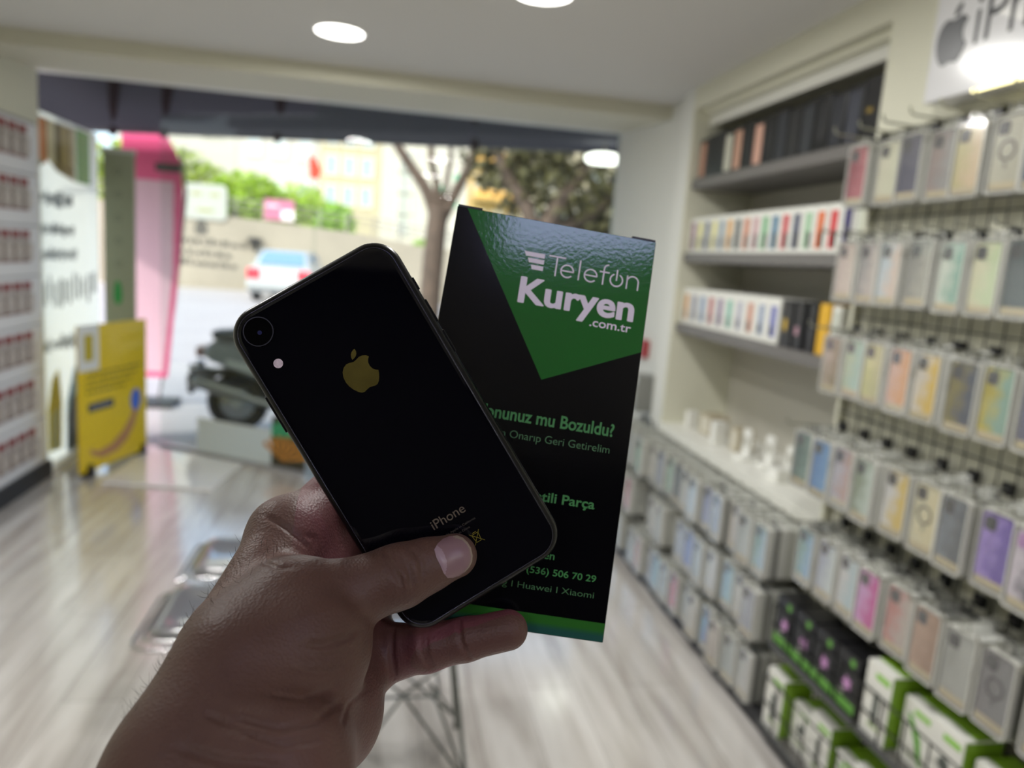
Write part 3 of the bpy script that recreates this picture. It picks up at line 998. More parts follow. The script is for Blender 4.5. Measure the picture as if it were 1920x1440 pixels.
row2 = [('#9a6f8c', 'mauve'), ('#d9d272', 'yellow'), ('#3b4763', 'navy'), ('#dcd682', 'pale yellow'), ('#8798a6', 'blue grey'), ('#d79b3a', 'orange'), ('#26282c', 'black'),
        ('#c6714c', 'rust'), ('#c59aa0', 'rose'), ('#6fae7d', 'green'), ('#2f6f92', 'teal'), ('#c43a45', 'red'), ('#39405f', 'dark blue'), ('#9dc2a0', 'mint'),
        ('#d96b35', 'bright orange'), ('#cf3f44', 'scarlet'), ('#433c6e', 'violet'), ('#d7dccb', 'ivory')]
for i, (c, nme) in enumerate(row2):
    y = 3.515 - .0775 * i
    goods('phone_box', 'slim white box with a %s stripe on the middle shelf' % nme, 'box', 1.495, y, SHZ[1] + .0005, .15, .073, .168, WC,
          [(c, .22, .8, .1, .86), ('#8d8f94' if i % 2 else '#5e6168', .5, .8, .12, .45)], 'white boxes on the middle shelf')
row3 = [('#cf9550', 'amber'), ('#7d7f96', 'grey violet'), ('#7a93b8', 'blue'), ('#b8626a', 'brick red'), ('#8f7c9c', 'plum'), ('#86bfae', 'sea green'), ('#b5b6c4', 'silver'), ('#c88f7a', 'salmon'), ('#9aa6bd', 'grey blue'), ('#6f74b4', 'indigo')]
for i, (c, nme) in enumerate(row3):
    y = 3.505 - .0935 * i
    goods('case_box', 'white picture box printed %s on the lowest shelf' % nme, 'box', 1.495, y, SHZ[2] + .0005, .14, .090, .176, WC,
          [(c, .25, .75, .14, .82), ('#5d86b0', .3, .5, .16, .4)], 'white boxes on the lowest shelf')
for i, (c, w, lab) in enumerate([('#b99a2e', .075, 'black box with a gold mark beside the white boxes on the lowest shelf'), ('#b48c9a', .06, 'black box with a pink spot on the lowest shelf'),
                                 ('#3a3b40', .05, 'plain black box next to the yellow one on the lowest shelf')]):
    goods('accessory_box', lab, 'box', 1.495, 2.565 - .082 * i, SHZ[2] + .0005, .14, w, .172, BC, [(c, .2, .55, .3 if i else .35, .48 if i else .6)], 'dark boxes on the lowest shelf')
goods('accessory_box', 'yellow box at the right end of the lowest shelf', 'box', 1.495, 2.33, SHZ[2] + .0005, .14, .06, .176, mat('yellow carton', '#d9a927', .4), [], None)
goods('accessory_box', 'narrow white box right of the yellow one on the lowest shelf', 'box', 1.495, 2.26, SHZ[2] + .0005, .14, .05, .172, WC, [('#c3c8bc', .2, .8, .1, .9)], None)

# small goods on the counter
BEI, WG = mat('beige block', '#b8ad94', .5), mat('white gloss plastic', '#efefea', .25)
cz = .7455


def charger(label, x, y, w, d, h, cut=True):
    t = thing('charger_stand', label, 'charger', (x, y, cz), 0, 'white goods on the counter')
    b = MB()
    b.prism(rrect(d, w, min(d, w) * .25), (0, 0, h * .16), (0, 0, 0), (X3, Y3))
    b.build('stand_base', WG, t, bevel=.001)
    b = MB()
    b.prism(rrect(w * .9, h, w * .3, 6, 0, h / 2), (.012, 0, 0), (-.006, 0, h * .12), (Y3, Z3))
    b.build('upright', WG, t, bevel=.001)
    if cut:
        MB().prism(disc(w * .3, 18, 0, h * .66), (.001, 0, 0), (-.0072, 0, 0), (Y3, Z3)).build('charging_pad', mat('pad grey', '#b9b7ad', .4), t)
    return t


def small_box(label, x, y, w, d, h, m):
    t = thing('accessory_box', label, 'box', (x, y, cz))
    MB().box(-d / 2, d / 2, -w / 2, w / 2, 0, h).build('carton_body', m, t, bevel=.002)
    MB().box(-d / 2 - .0005, -d / 2, -w * .4, w * .4, h * .1, h * .9).build('printed_face', mat('face ' + m.name, '#d8d3c4' if m is BEI else '#f2f2ee', .4), t)
    return t


small_box('upright white box at the far end of the counter', 1.57, 3.46, .05, .05, .085, WC)
small_box('beige box behind the far white one on the counter', 1.63, 3.33, .12, .10, .095, BEI)
small_box('white box left of the tall beige block on the counter', 1.56, 3.13, .05, .06, .105, WC)
small_box('tall beige block in the middle of the counter', 1.62, 3.02, .07, .08, .10, BEI)
charger('white phone stand nearest the beige blocks on the counter', 1.56, 2.86, .07, .09, .12)
charger('white phone stand in the middle of the near goods on the counter', 1.60, 2.74, .07, .09, .12)
charger('white phone stand closest to the hanging packs on the counter', 1.62, 2.61, .07, .09, .11)
small_box('low white box lying before the stands on the counter', 1.55, 2.56, .08, .07, .05, WC)

# ------------------------------------------------------------------ white lettered sign above the packs
sg = thing('wall_sign', 'white lettered sign with a dark fruit logo at the top right', 'sign', (1.415, 1.37, 1.985))
SGX = -.040
MB().box(SGX, .038, -.47, .47, 0, .395).build('sign_case', mat('white acrylic', '#dcdcdf', .14, 0, .5, coat=.1), sg, bevel=.004)
b = MB()
for poly in apple_outline():
    b.prism([(-.452 + x * .128, .082 + y * .142) for x, y in poly], (-.002, 0, 0), (SGX, 0, 0), (-Y3, Z3))
b.build('logo', mat('dark logo', '#303236', .35), sg)
b = MB()
add_text(b, 'iPhone', -.325, .055, .112, .118, (SGX - .001, 0, 0), (-Y3, Z3), .0)
b.build('lettering', mat('dark letters', '#2a2c30', .4), sg)
MB().box(SGX - .003, SGX + .004, -.46, .30, -.004, .003).build('added_glow_edge', mat('added warm glow', '#fff6c8', .5, emit=('#fff3b0', 2.5)), sg)  # added glowing strip, puts the glow along the sign's lower edge
l = bpy.data.lights.new('added_sign_glow', 'AREA')  # added light that washes the sign face from below
l.shape = 'RECTANGLE'
l.size, l.size_y = .76, .02
l.energy = .05
l.color = (1, .95, .75)
lo = bpy.data.objects.new('added_sign_glow', l)
COL.objects.link(lo)
lo.parent = sg
lo.location = (SGX - .012, -.08, .004)
lo.rotation_euler = (math.radians(180), math.radians(-25), math.radians(90))

# ------------------------------------------------------------------ wire grid panels
def grid(label, y0, y1, z0, z1, x=1.462):
    t = thing('grid_panel', label, 'display grid', (x, (y0 + y1) / 2, z0))
    for k in range(int((z1 - z0) / .15) + 1):
        z = min(k * .15, z1 - z0)
        MB().tube([(0, (y0 - y1) / 2, z), (0, (y1 - y0) / 2, z)], .0022, 6).build('cross_wire', M['wire'], t)
    b = MB()
    n = int((y1 - y0) / .052)
    for k in range(n + 1):
        y = (y0 - y1) / 2 + (y1 - y0) * k / n
        b.tube([(.003, y, 0), (.003, y, z1 - z0)], .0020, 6)
    b.build('upright_wires', M['wire'], t)
    return t


grid('dark wire grid panel holding the five upper rows of packs near the sign', .95, 2.14, .06, 1.96)
grid('dark wire grid panel under the white counter', 2.16, 3.9, .06, .70)

# ------------------------------------------------------------------ hooks and phone case packs
PKW, PKH, PKT = .092, .180, .0155
XW = 1.459


def make_hook(length, clip):
    b = MB()
    pts = [(0, 0, 0), (-length * .5, 0, .002), (-length + .015, 0, .005), (-length + .004, 0, .010), (-length, 0, .024)]
    b.tube(pts, .0030, 7)
    me1 = b.mesh('rod')
    b = MB().box(-.014, .001, -.014, .014, -.012, .016)
    me2 = b.mesh('clip')
    me1.materials.append(M['hook'])
    me2.materials.append(M['black'])
    return me1, me2


HM = {L: make_hook(L, True) for L in (.17, .20)}


def hook(y, z, L, label, group):
    t = thing('display_hook', label, 'hook', (XW, y, z), 0, group)
    for nme, me_ in zip(('rod', 'clip'), HM[L]):
        o = bpy.data.objects.new(nme, me_)
        COL.objects.link(o)
        o.parent = t
    return t


YZ = (-Y3, Z3)
mb = MB()
mb.ring(rrect(PKW, PKH, .010, 4, 0, PKH / 2), rrect(PKW - .0066, PKH - .0066, .0085, 4, 0, PKH / 2), (PKT, 0, 0), (0, 0, 0), YZ)
mb.prism(rrect(PKW - .0066, PKH - .0066, .0085, 4, 0, PKH / 2), (.001, 0, 0), (PKT - .001, 0, 0), YZ)
ME_SHELL = mb.mesh('shell')
ME_COVER = MB().prism(rrect(PKW - .0066, PKH - .0066, .0085, 4, 0, PKH / 2), (.0006, 0, 0), (.0006, 0, 0), YZ).mesh('clear_cover')
mb = MB()
mb.ring(rrect(.034, .024, .006, 3, 0, PKH + .010), rrect(.020, .010, .004, 3, 0, PKH + .012), (.0012, 0, 0), (PKT * .5, 0, 0), YZ)
ME_TAB = mb.mesh('hang_tab')
ME_CARD = MB().box(.0038, .0045, -.036, .036, .010, .026).mesh('insert_card')
mb = MB()
mb.prism(rrect(.0775, .152, .012, 5, 0, PKH / 2 + .006), (.0065, 0, 0), (.0045, 0, 0), YZ)
ME_CASE = mb.mesh('phone_case')
mb = MB()
mb.prism(rrect(.030, .031, .007, 4, -.0175, PKH / 2 + .059), (.0022, 0, 0), (.0024, 0, 0), YZ)
ME_CAM = mb.mesh('camera_cutout')
mb = MB()
mb.ring(disc(.024, 24, 0, PKH / 2 + .008), disc(.0185, 24, 0, PKH / 2 + .008), (.001, 0, 0), (.0036, 0, 0), YZ)
mb.box(.0036, .0046, -.0022, .0022, PKH / 2 - .032, PKH / 2 - .020)
ME_RING = mb.mesh('magnet_ring')
mb = MB()
mb.prism(rrect(PKW, PKH, .010, 4, 0, PKH / 2), (PKT * .93, 0, 0), (0, 0, 0), YZ)
mb.ring(rrect(.034, .024, .006, 3, 0, PKH + .010), rrect(.020, .010, .004, 3, 0, PKH + .012), (.0012, 0, 0), (PKT * .5, 0, 0), YZ)
ME_BACK = mb.mesh('phone_case_pack')
for me_, m in ((ME_SHELL, M['shell']), (ME_COVER, M['cover']), (ME_TAB, M['tab']), (ME_CARD, M['card']), (ME_CASE, M['card']), (ME_CAM, M['dark']), (ME_RING, M['dark']), (ME_BACK, M['edge'])):
    me_.materials.append(m)
EDGES = [M['edge'], mat('stacked packs pale', '#cfd0cb', .25, spec=.7), mat('stacked packs grey', '#777874', .25, spec=.7)]


def brighter(c):
    v = [int(c[i:i + 2], 16) for i in (1, 3, 5)]
    g = sum(v) / 3
    return '#%02x%02x%02x' % tuple(max(0, min(238, int((g + (q - g) * 1.25) * 1.18))) for q in v)


def two_tone(c1, c2):
    k = 'case ' + c1 + c2
    if k in MATS:
        return MATS[k]
    c1, c2 = brighter(c1), brighter(c2)
    m = mat(k, c1, .22, 0, .6)
    if c1 == c2:
        return m
    nt = m.node_tree
    tc, sp, mr, rp = (nt.nodes.new(n) for n in ('ShaderNodeTexCoord', 'ShaderNodeSeparateXYZ', 'ShaderNodeMapRange', 'ShaderNodeValToRGB'))
    ns = nt.nodes.new('ShaderNodeTexNoise')
    ns.inputs['Scale'].default_value = 30
    ad = nt.nodes.new('ShaderNodeMath')
    ad.operation = 'MULTIPLY_ADD'
    ad.inputs[1].default_value = .11
    nt.links.new(tc.outputs['Object'], sp.inputs[0])
    nt.links.new(tc.outputs['Object'], ns.inputs[0])
    nt.links.new(ns.outputs[0], ad.inputs[0])
    nt.links.new(sp.outputs['Y'], ad.inputs[2])
    nt.links.new(ad.outputs[0], mr.inputs['Value'])
    mr.inputs['From Min'].default_value = .075
    mr.inputs['From Max'].default_value = .035
    rp.color_ramp.elements[0].color = lin(c1)
    rp.color_ramp.elements[1].color = lin(c2)
    nt.links.new(mr.outputs[0], rp.inputs[0])
    nt.links.new(rp.outputs[0], nt.nodes['Principled BSDF'].inputs['Base Color'])
    return m


def link(me_, name, parent, m=None):
    o = bpy.data.objects.new(name, me_)
    COL.objects.link(o)
    o.parent = parent
    if m:
        o.material_slots[0].link = 'OBJECT'
        o.material_slots[0].material = m
    return o


def pack(x, y, z, c1, c2, ring, label, group, cut=True, card=True):
    t = thing('phone_case_pack', label, 'phone case', (x, y, z), RND.uniform(-.05, .05), group)
    link(ME_SHELL, 'shell', t)
    link(ME_COVER, 'clear_cover', t)
    link(ME_TAB, 'hang_tab', t)
    c = link(ME_CASE, 'phone_case', t, two_tone(c1, c2))
    if cut:
        link(ME_CAM, 'camera_cutout', c, None if ring != 'p' else mat('pink cutout', '#c68fd0', .3))
    if ring is True:
        link(ME_RING, 'magnet_ring', c)
    if card:
        link(ME_CARD, 'insert_card', t)
    return t


REST = MB()
N_IND = [0]


def behind(x, y, z, n, where, group, individual):
    for k in range(1, n + 1):
        xx = x + k * PKT * 1.0 + .0003
        if xx + PKT > XW - .004:
            break
        yy, zz_ = y + RND.uniform(-.0035, .0035), z + RND.uniform(-.004, .002)
        if individual and k <= individual:
            o = bpy.data.objects.new('phone_case_pack', ME_BACK)
            COL.objects.link(o)
            o.location = (xx, yy, zz_)
            o.material_slots[0].link = 'OBJECT'
            o.material_slots[0].material = RND.choice(EDGES)
            tag(o, 'clear pack edge on behind the %s' % where, 'phone case', group)
            N_IND[0] += 1
        else:
            REST.prism(rrect(PKW, PKH, .010, 3, 0, PKH / 2), (PKT * .93, 0, 0), (xx, yy, zz_), YZ)


ROWS = [  # front x, bottom z, hook length, count behind, [(colour, colour, ring, name, left offset)]
    (1.385, 1.737, .17, 2, [('#7f3540', '#a5656b', 0, 'dark red'), ('#c9c6b4', '#d8d2b6', 0, 'ivory'), ('#3a3a4e', '#4a4a5a', 0, 'navy'), ('#8d7f7b', '#8f8e8c', 0, 'dusty pink'),
                            ('#b5ad86', '#d0b59a', 0, 'floral'), ('#b4b2a4', '#a8a698', True, 'clear ringed'), ('#4f6078', '#667891', True, 'steel blue'), ('#8a8a88', '#777', 0, 'grey')]),
    (1.372, 1.455, .17, 3, [('#b9aca5', '#c4b9b0', 0, 'blush'), ('#8e8e8c', '#b9b2ac', 0, 'ash grey'), ('#b2bcc4', '#cdb8ae', 0, 'icy pink'), ('#7c7c78', '#989890', 0, 'smoke'),
                            ('#c2cec0', '#7fa094', 0, 'mint marble'), ('#cfc7ae', '#b9c4a4', 0, 'cream'), ('#2b3a3c', '#39484a', 0, 'dark green'), ('#2d3034', '#2d3034', 0, 'black'), ('#8a8a88', '#777777', 0, 'grey')]),
    (1.372, 1.172, .17, 3, [('#a79a8d', '#7f7257', 0, 'brown marble'), ('#a9b59d', '#9fb8ae', 0, 'sage'), ('#d3c597', '#b7b491', 0, 'straw'), ('#d3a493', '#c98f5c', 0, 'apricot'),
                            ('#c8c3bd', '#caa75a', 0, 'white and gold'), ('#6a6224', '#333c48', 0, 'olive and navy'), ('#a49a3e', '#7b978a', 0, 'gilded green'), ('#4c5069', '#454a66', True, 'slate blue'), ('#777b88', '#60646e', 0, 'grey blue')]),
    (1.322, .868, .20, 6, [('#3f5753', '#6d827a', 0, 'deep teal'), ('#557ca8', '#6c93b8', 0, 'blue'), ('#a9a4ac', '#a98f86', 0, 'lilac grey'), ('#7f8a76', '#b5bfb8', 0, 'misty green'),
                           ('#e0d6cf', '#cfae6a', 0, 'pearl'), ('#cdc4ad', '#c9bfa2', True, 'cream ringed'), ('#6d747c', '#434a52', 0, 'gunmetal'), ('#9a86c4', '#5f4694', 0, 'purple'), ('#c7c0d4', '#4a4c56', 'p', 'pink-rimmed'), ('#8a8a8c', '#70727a', 0, 'grey')]),
    (1.322, .582, .20, 6, [('#7f9a8c', '#8fa9c0', 0, 'aqua'), ('#a9aebd', '#c4cfe0', 0, 'pale lilac'), ('#d5dbe6', '#b3c4de', 0, 'pale blue'), ('#cf9bd0', '#b13a8e', 0, 'magenta'),
                           ('#b3807c', '#b2a6a0', 0, 'rose'), ('#a98f7d', '#8f7460', 0, 'tan'), ('#9a9c98', '#a5a7a3', 0, 'clear grey'), ('#6f6d70', '#767678', True, 'dark grey ringed'), ('#a2a29c', '#989892', 0, 'stone grey')]),
]
RN = ['top row', 'second row down', 'third row down', 'fourth row down', 'fifth row down']
for ri, (xf, zb, L, nb, cols) in enumerate(ROWS):
    grp = 'phone case packs in the %s of the near grid' % RN[ri]
    for i, (c1, c2, ring, nme) in enumerate(cols):
        c2 = c2 if len(c2) == 7 else c1
        y = 2.085 - .1065 * i + RND.uniform(-.006, .006) - (.085 if ri == 4 else 0)
        x = xf + RND.uniform(-.008, .012)
        hook(y, zb + PKH + .017, L, 'display hook in the %s, carrying the %s pack' % (RN[ri], nme), 'hooks on the near grid')
        where = '%s pack in the %s' % (nme, RN[ri])
        pack(x, y, zb + RND.uniform(-.003, .003), c1, c2, ring, '%s case in clear pack, %s, %s from left' % (nme, RN[ri], ORD[i]), grp)
        behind(x, y, zb, nb + RND.randint(0, 1), where, grp, nb)
PALE = [('#c3c6c4', '#cdd2d6', 'pale grey'), ('#b9c3cf', '#c7d0dc', 'icy blue'), ('#d2cfc6', '#c2bdb2', 'chalk'), ('#aeb2ba', '#9aa0ac', 'blue grey'), ('#c9c3be', '#b5aea8', 'oatmeal'), ('#a7afb0', '#bcc3c4', 'mist')]
SPEC = {(0, 8): ('#a9d8b4', '#bfe6c4', 'mint'), (0, 11): ('#a9d8b4', '#bfe0c4', 'light mint'), (0, 7): ('#5d6469', '#7c858a', 'dark grey'), (0, 4): ('#8d96b5', '#aab1c6', 'lavender'), (0, 0): ('#7f9a8c', '#a7b9c6', 'sea green'),
        (1, 12): ('#a9525e', '#b4808a', 'red'), (1, 11): ('#4d5a64', '#5d6a72', 'charcoal'), (1, 5): ('#6f7fb0', '#8795bd', 'periwinkle'), (1, 2): ('#8fb0c8', '#a9c2d4', 'sky blue'),
        (2, 10): ('#cf8f80', '#d9a898', 'salmon'), (2, 6): ('#b34a58', '#c0707a', 'crimson'), (2, 8): ('#8fb2dc', '#a4c0e0', 'light blue'), (2, 3): ('#5f9fc4', '#8a6fb4', 'holographic')}
FR = ['upper row under the counter', 'middle row under the counter', 'lowest row by the floor']
for ri, zb in enumerate((.535, .288, .058)):
    grp = 'phone case packs in the %s' % FR[ri]
    for i in range(16):
        c1, c2, nme = SPEC.get((ri, i), PALE[(i * 5 + ri * 3) % len(PALE)])
        y = 2.215 + .1065 * i + RND.uniform(-.006, .006)
        x = 1.288 + RND.uniform(-.006, .03) + (.05 if RND.random() < .15 else 0)
        pos = '%s from the near end' % ORD[i]
        hook(y, zb + PKH + (.017 if ri else -.006), .20, 'display hook in the %s, %s' % (FR[ri], pos), 'hooks below the counter')
        zz_ = zb - (.022 if ri == 0 else 0)
        pack(x, y, zz_, c1, c2, 0, '%s case pack in the %s, %s' % (nme, FR[ri], pos), grp, cut=i < 12, card=i < 8)
        behind(x, y, zz_, 9, '%s front pack of the %s' % (ORD[i], FR[ri]), grp, 4 if i < 5 else 0)
ro = REST.build('phone_case_packs', M['edge'])
tag(ro, 'dense stacks of clear packs behind the front ones below the counter', 'phone cases', None, 'stuff')

# ------------------------------------------------------------------ wire baskets and green boxes at the bottom right
def basket(label, y0, y1, z0, h):
    t = thing('wire_basket', label, 'basket', (1.385, (y0 + y1) / 2, z0))
    x0, x1, w = -.085, .070, (y1 - y0) / 2
    b = MB()
    for z in (0, h * .5, h):
        b.tube([(x0, -w, z), (x0, w, z), (x1, w, z), (x1, -w, z)], .0030, 6, True)
    b.build('rim', M['wire'], t)
    n = max(2, int((y1 - y0) / .075))
    for k in range(n + 1):
        y = -w + 2 * w * k / n
        MB().tube([(x0, y, h), (x0, y, 0), (x1, y, 0)], .0028, 6).build('bar', M['wire'], t)
    MB().box(x0 + .004, x1 - .002, -w + .003, w - .003, -.001, .0015).build('tray', M['grey'], t)
    MB().box(x0 - .004, x0 - .0028, -w, w, -.012, .012).build('price_strip', mat('price strip', '#4a4c4c', .4), t)
    return t


basket('dark wire basket holding the black and green boxes', 1.635, 2.075, .345, .13)
basket('dark wire basket holding the upper row of white and green boxes', 1.03, 1.625, .345, .13)
basket('dark wire basket near the floor full of white and green boxes', 1.03, 2.075, .062, .17)
GRB, LIM = mat('lime green carton', '#7aa424', .4), '#86c53a'
for i in range(4):
    y = 2.018 - .108 * i
    t = thing('earphone_box', 'black box with pink flower and green band, %s from the left in the upper basket' % ORD[i], 'box', (1.355, y, .347), 0, 'black and green boxes')
    MB().box(-.05, .05, -.049, .049, 0, .172).build('carton_body', BC, t, bevel=.0015)
    MB().box(-.0508, -.05, -.049, .049, .012, .040).build('green_band', mat('green band', '#5e9a3c', .4), t)
    MB().prism(disc(.014, 5, .006, .085) if 0 else [(.006 + .022 * math.cos(a * .6283) * (1 if a % 2 else .6), .085 + .022 * math.sin(a * .6283) * (1 if a % 2 else .6)) for a in range(10)], (-.0008, 0, 0), (-.05, 0, 0), (-Y3, Z3)).build('flower_print', mat('pink print', '#c48fc4', .4), t)
    MB().prism(disc(.011, 12, -.012, .058), (-.0008, 0, 0), (-.05, 0, 0), (-Y3, Z3)).build('white_print', mat('grey print', '#b4b4ae', .4), t)
    MB().prism(disc(.012, 12, .02, .150), (-.0008, 0, 0), (-.05, 0, 0), (-Y3, Z3)).build('green_dot', mat('green band', ''), t)


def green_box(y, z, h, label, front, k):
    t = thing('charger_box', label, 'box', (1.356 + front, y, z), 0, 'white and green boxes')
    b = MB()
    b.box(-.05, .05, -.049, .049, 0, h)
    o = b.build('carton_body', WC, t, bevel=.0015)
    MB().box(-.049, .049, -.0497, -.049, .004, h - .004).build('green_side', GRB, t)
    MB().box(-.02, .049, -.047, .047, h - .0005, h + .0012).build('green_lid', GRB, t)
    MB().box(-.0507, -.05, -.040, .012, h * .82, h * .9).build('green_header', mat('print ' + LIM, LIM, .4), t)
    if k % 3 == 0:
        MB().prism(rrect(.020, h * .45, .006, 4, 0, h * .42), (-.0008, 0, 0), (-.05, 0, 0), (-Y3, Z3)).build('product_picture', mat('print #4d5550', '#4d5550', .4), t)
    elif k % 3 == 1:
        MB().prism([(-.034, h * .78), (.0, h * .42), (.020, h * .12), (.032, h * .12), (.018, h * .5), (-.02, h * .78)], (-.0008, 0, 0), (-.05, 0, 0), (-Y3, Z3)).build('product_picture', mat('print #66a83a', '#66a83a', .4), t)
    else:
        MB().prism(disc(.017, 14, 0, h * .5), (-.0008, 0, 0), (-.05, 0, 0), (-Y3, Z3)).build('product_picture', mat('print #59605c', '#59605c', .4), t)
    MB().box(-.0506, -.05, -.032, .02, h * .16, h * .2).build('text_line', mat('print #9ab06f', '#9ab06f', .4), t)
    return t


for i in range(5):
    green_box(1.570 - .112 * i, .347, (.20, .165, .18, .15, .19)[i], 'white and green box in the upper basket, %s right of the black boxes' % ORD[i], (0, .03, .014, .034, .0)[i], i)
for i in range(9):
    green_box(2.018 - .112 * i, .064, (.20, .15, .19, .14, .18, .16, .19, .15, .18)[i], 'white and green box in the basket near the floor, %s from the left' % ORD[i], (0, .033, .02, .034, .01, .03, 0, .02, .03)[i], i + (i > 0))

# ------------------------------------------------------------------ pillar details
t = thing('alarm_call_point', 'small red alarm box on the white pillar beside the green carton', 'alarm', (1.505, 4.03, 1.02))
MB().box(-.03, 0, -.055, .055, 0, .10).build('housing', mat('alarm red', '#a01722', .35), t, bevel=.004)
MB().box(-.032, -.03, -.03, .03, .03, .07).build('press_panel', mat('alarm panel', '#7e1018', .3), t)
t = thing('speaker_box', 'grey box hung on the pillar just above the first far packs', 'box', (1.455, 3.86, .745))
MB().box(-.06, .048, -.055, .055, 0, .20).build('carton_body', mat('grey carton', '#8c8d88', .4), t, bevel=.003)
MB().box(-.0606, -.06, -.05, .05, .155, .195).build('header_print', mat('print #c9cccb', '#c9cccb', .4), t)

# ------------------------------------------------------------------ left wall: slat panel with red topped packs
t = thing('slat_panel', 'white slotted panel on the left wall behind the red topped packs', 'display panel', (-1.953, 4.2, .1))
b = MB()
for k in range(7):
    z = .28 * k
    b.box(-.006, .008, -.62, .60, z + .004, z + .276)
b.build('slats', M['slat'], t)
MB().box(-.006, .003, -.62, .60, 0, 1.97).build('backing', mat('slot grey', '#8b8b90', .6), t)
RED, RB = mat('red header', '#842529', .45), mat('dull blister', '#a59c97', .3)
RL = ['top', 'second', 'third', 'fourth', 'fifth', 'sixth', 'lowest']
for r in range(7):
    z = 1.862 - .2815 * r
    for c in range(4):
        y = 4.615 - .118 * c
        t = thing('cable_pack', 'red topped blister pack on the left wall, %s row, %s from the shop window' % (RL[r], ORD[c]), 'blister pack', (-1.942, y, z), 0, 'red topped packs on the left wall')
        MB().box(0, .0015, -.050, .050, 0, .172).build('backing_card', mat('white card', '#b3aaa7', .5), t)
        b = MB()
        b.prism(rrect(.082, .098, .016, 4, 0, .062), (.020, 0, 0), (.0015, 0, 0), (Y3, Z3))
        b.build('blister', RB, t, bevel=.003)
        MB().prism([(-.046, .172), (-.046, .140), (-.012, .128), (.018, .140), (.030, .130), (.046, .138), (.046, .172)], (.0014, 0, 0), (.0015, 0, 0), (Y3, Z3)).build('header', RED, t)
        MB().box(.0015, .0028, -.050, .050, 0, .009).build('footer', mat('brown red strip', '#8e4a40', .5), t)
        MB().ring(disc(.027, 18, 0, .062), disc(.020, 18, 0, .062), (.002, 0, 0), (.0216, 0, 0), (Y3, Z3)).build('coiled_cable', mat('pale cable', '#cfc7c3', .4), t)

# ------------------------------------------------------------------ yellow board, mat, panels by the glass
def frame_axes(a, c):
    a, c = Vector(a), Vector(c)
    d_ = c - a
    L_ = d_.length
    d_.normalize()
    return L_, d_, Vector((d_.y, -d_.x, 0))      # length, along, towards the room


YA, YB = (-1.735, 4.745, 0), (-1.545, 5.40, 0)
L_, dd_, nn_ = frame_axes(YA, YB)
yl = thing('advertising_board', 'yellow advertising board on black feet standing by the shop window', 'sign board', YA)
yax = (dd_, Z3)
O0 = Vector((0, 0, 0))
yel = mat('yellow print', '#e3c307', .3, coat=.3)
MB().prism(rrect(L_, .905, .004, 2, L_ / 2, .485), -nn_ * .012, O0, yax).build('board', yel, yl)
MB().prism([(L_ * .0, .66), (L_ * .28, .66), (L_ * .28, .94), (0, .94)], nn_ * .001, O0, yax).build('white_corner', mat('print white', '#dcdcd8', .4), yl)
MB().prism([(L_ * .08, .72), (L_ * .2, .72), (L_ * .2, .88), (L_ * .08, .88)], nn_ * .001, nn_ * .0012, yax).build('corner_emblem', mat('print #b9a516', '#b9a516', .4), yl)
MB().prism([(L_ * .12, .40), (L_ * .48, .40), (L_ * .48, .455), (L_ * .12, .455)], nn_ * .001, O0, yax).build('black_button', mat('print #24262c', '#24262c', .4), yl)
b = MB()
for k in range(5):
    x = L_ * (.16 + .058 * k)
    b.prism([(x, .415), (x + L_ * .04, .415), (x + L_ * .04, .44), (x, .44)], nn_ * .0008, nn_ * .0012, yax)
b.build('button_lettering', mat('print #8a8d96', '#8a8d96', .4), yl)
for r in range(4):
    b = MB()
    x = L_ * .1
    while x < L_ * (.86 - .08 * r):
        w = RND.uniform(.015, .05)
        b.prism([(x, .63 - .038 * r), (x + w, .63 - .038 * r), (x + w, .645 - .038 * r), (x, .645 - .038 * r)], nn_ * .0008, O0, yax)
        x += w + .012
    b.build('slogan_line', mat('print #6f6410', '#6f6410', .4), yl)
b = MB()
hand_p = [(.13, .175), (.25, .14), (.45, .16), (.62, .22), (.74, .30), (.80, .38), (.86, .34), (.80, .24), (.68, .15), (.52, .10), (.30, .09), (.16, .13)]
b.prism([(L_ * x, z) for x, z in hand_p], nn_ * .001, O0, yax)
b.build('hand_picture', mat('print #b4835c', '#b4835c', .4), yl)
MB().prism([(L_ * .82 + .055 * math.cos(k * math.pi / 8), .405 + .075 * math.sin(k * math.pi / 8)) for k in range(16)], nn_ * .001, nn_ * .0012, yax).build('blue_picture', mat('print #4a6fd0', '#4a6fd0', .4), yl)
for f in (.13, .93):
    p = dd_ * L_ * f
    b = MB()
    b.prism([(-.04, 0), (.04, 0), (.04, .012), (.018, .055), (.018, .075), (-.018, .075), (-.018, .055), (-.04, .012)], nn_ * .05, p - nn_ * .034, yax)
    b.build('foot', M['black'], yl)

mt = MB().prism([(-1.56, 5.54), (-1.60, 4.69), (-.945, 4.575), (-.86, 5.165)][::-1], (0, 0, .014), (0, 0, .0005), (X3, Y3)).build('floor_mat', mat('white mat', '#f6f6f6', .25, coat=1), bevel=.004)
tag(mt, 'flat white mat on the floor in front of the yellow board', 'mat')

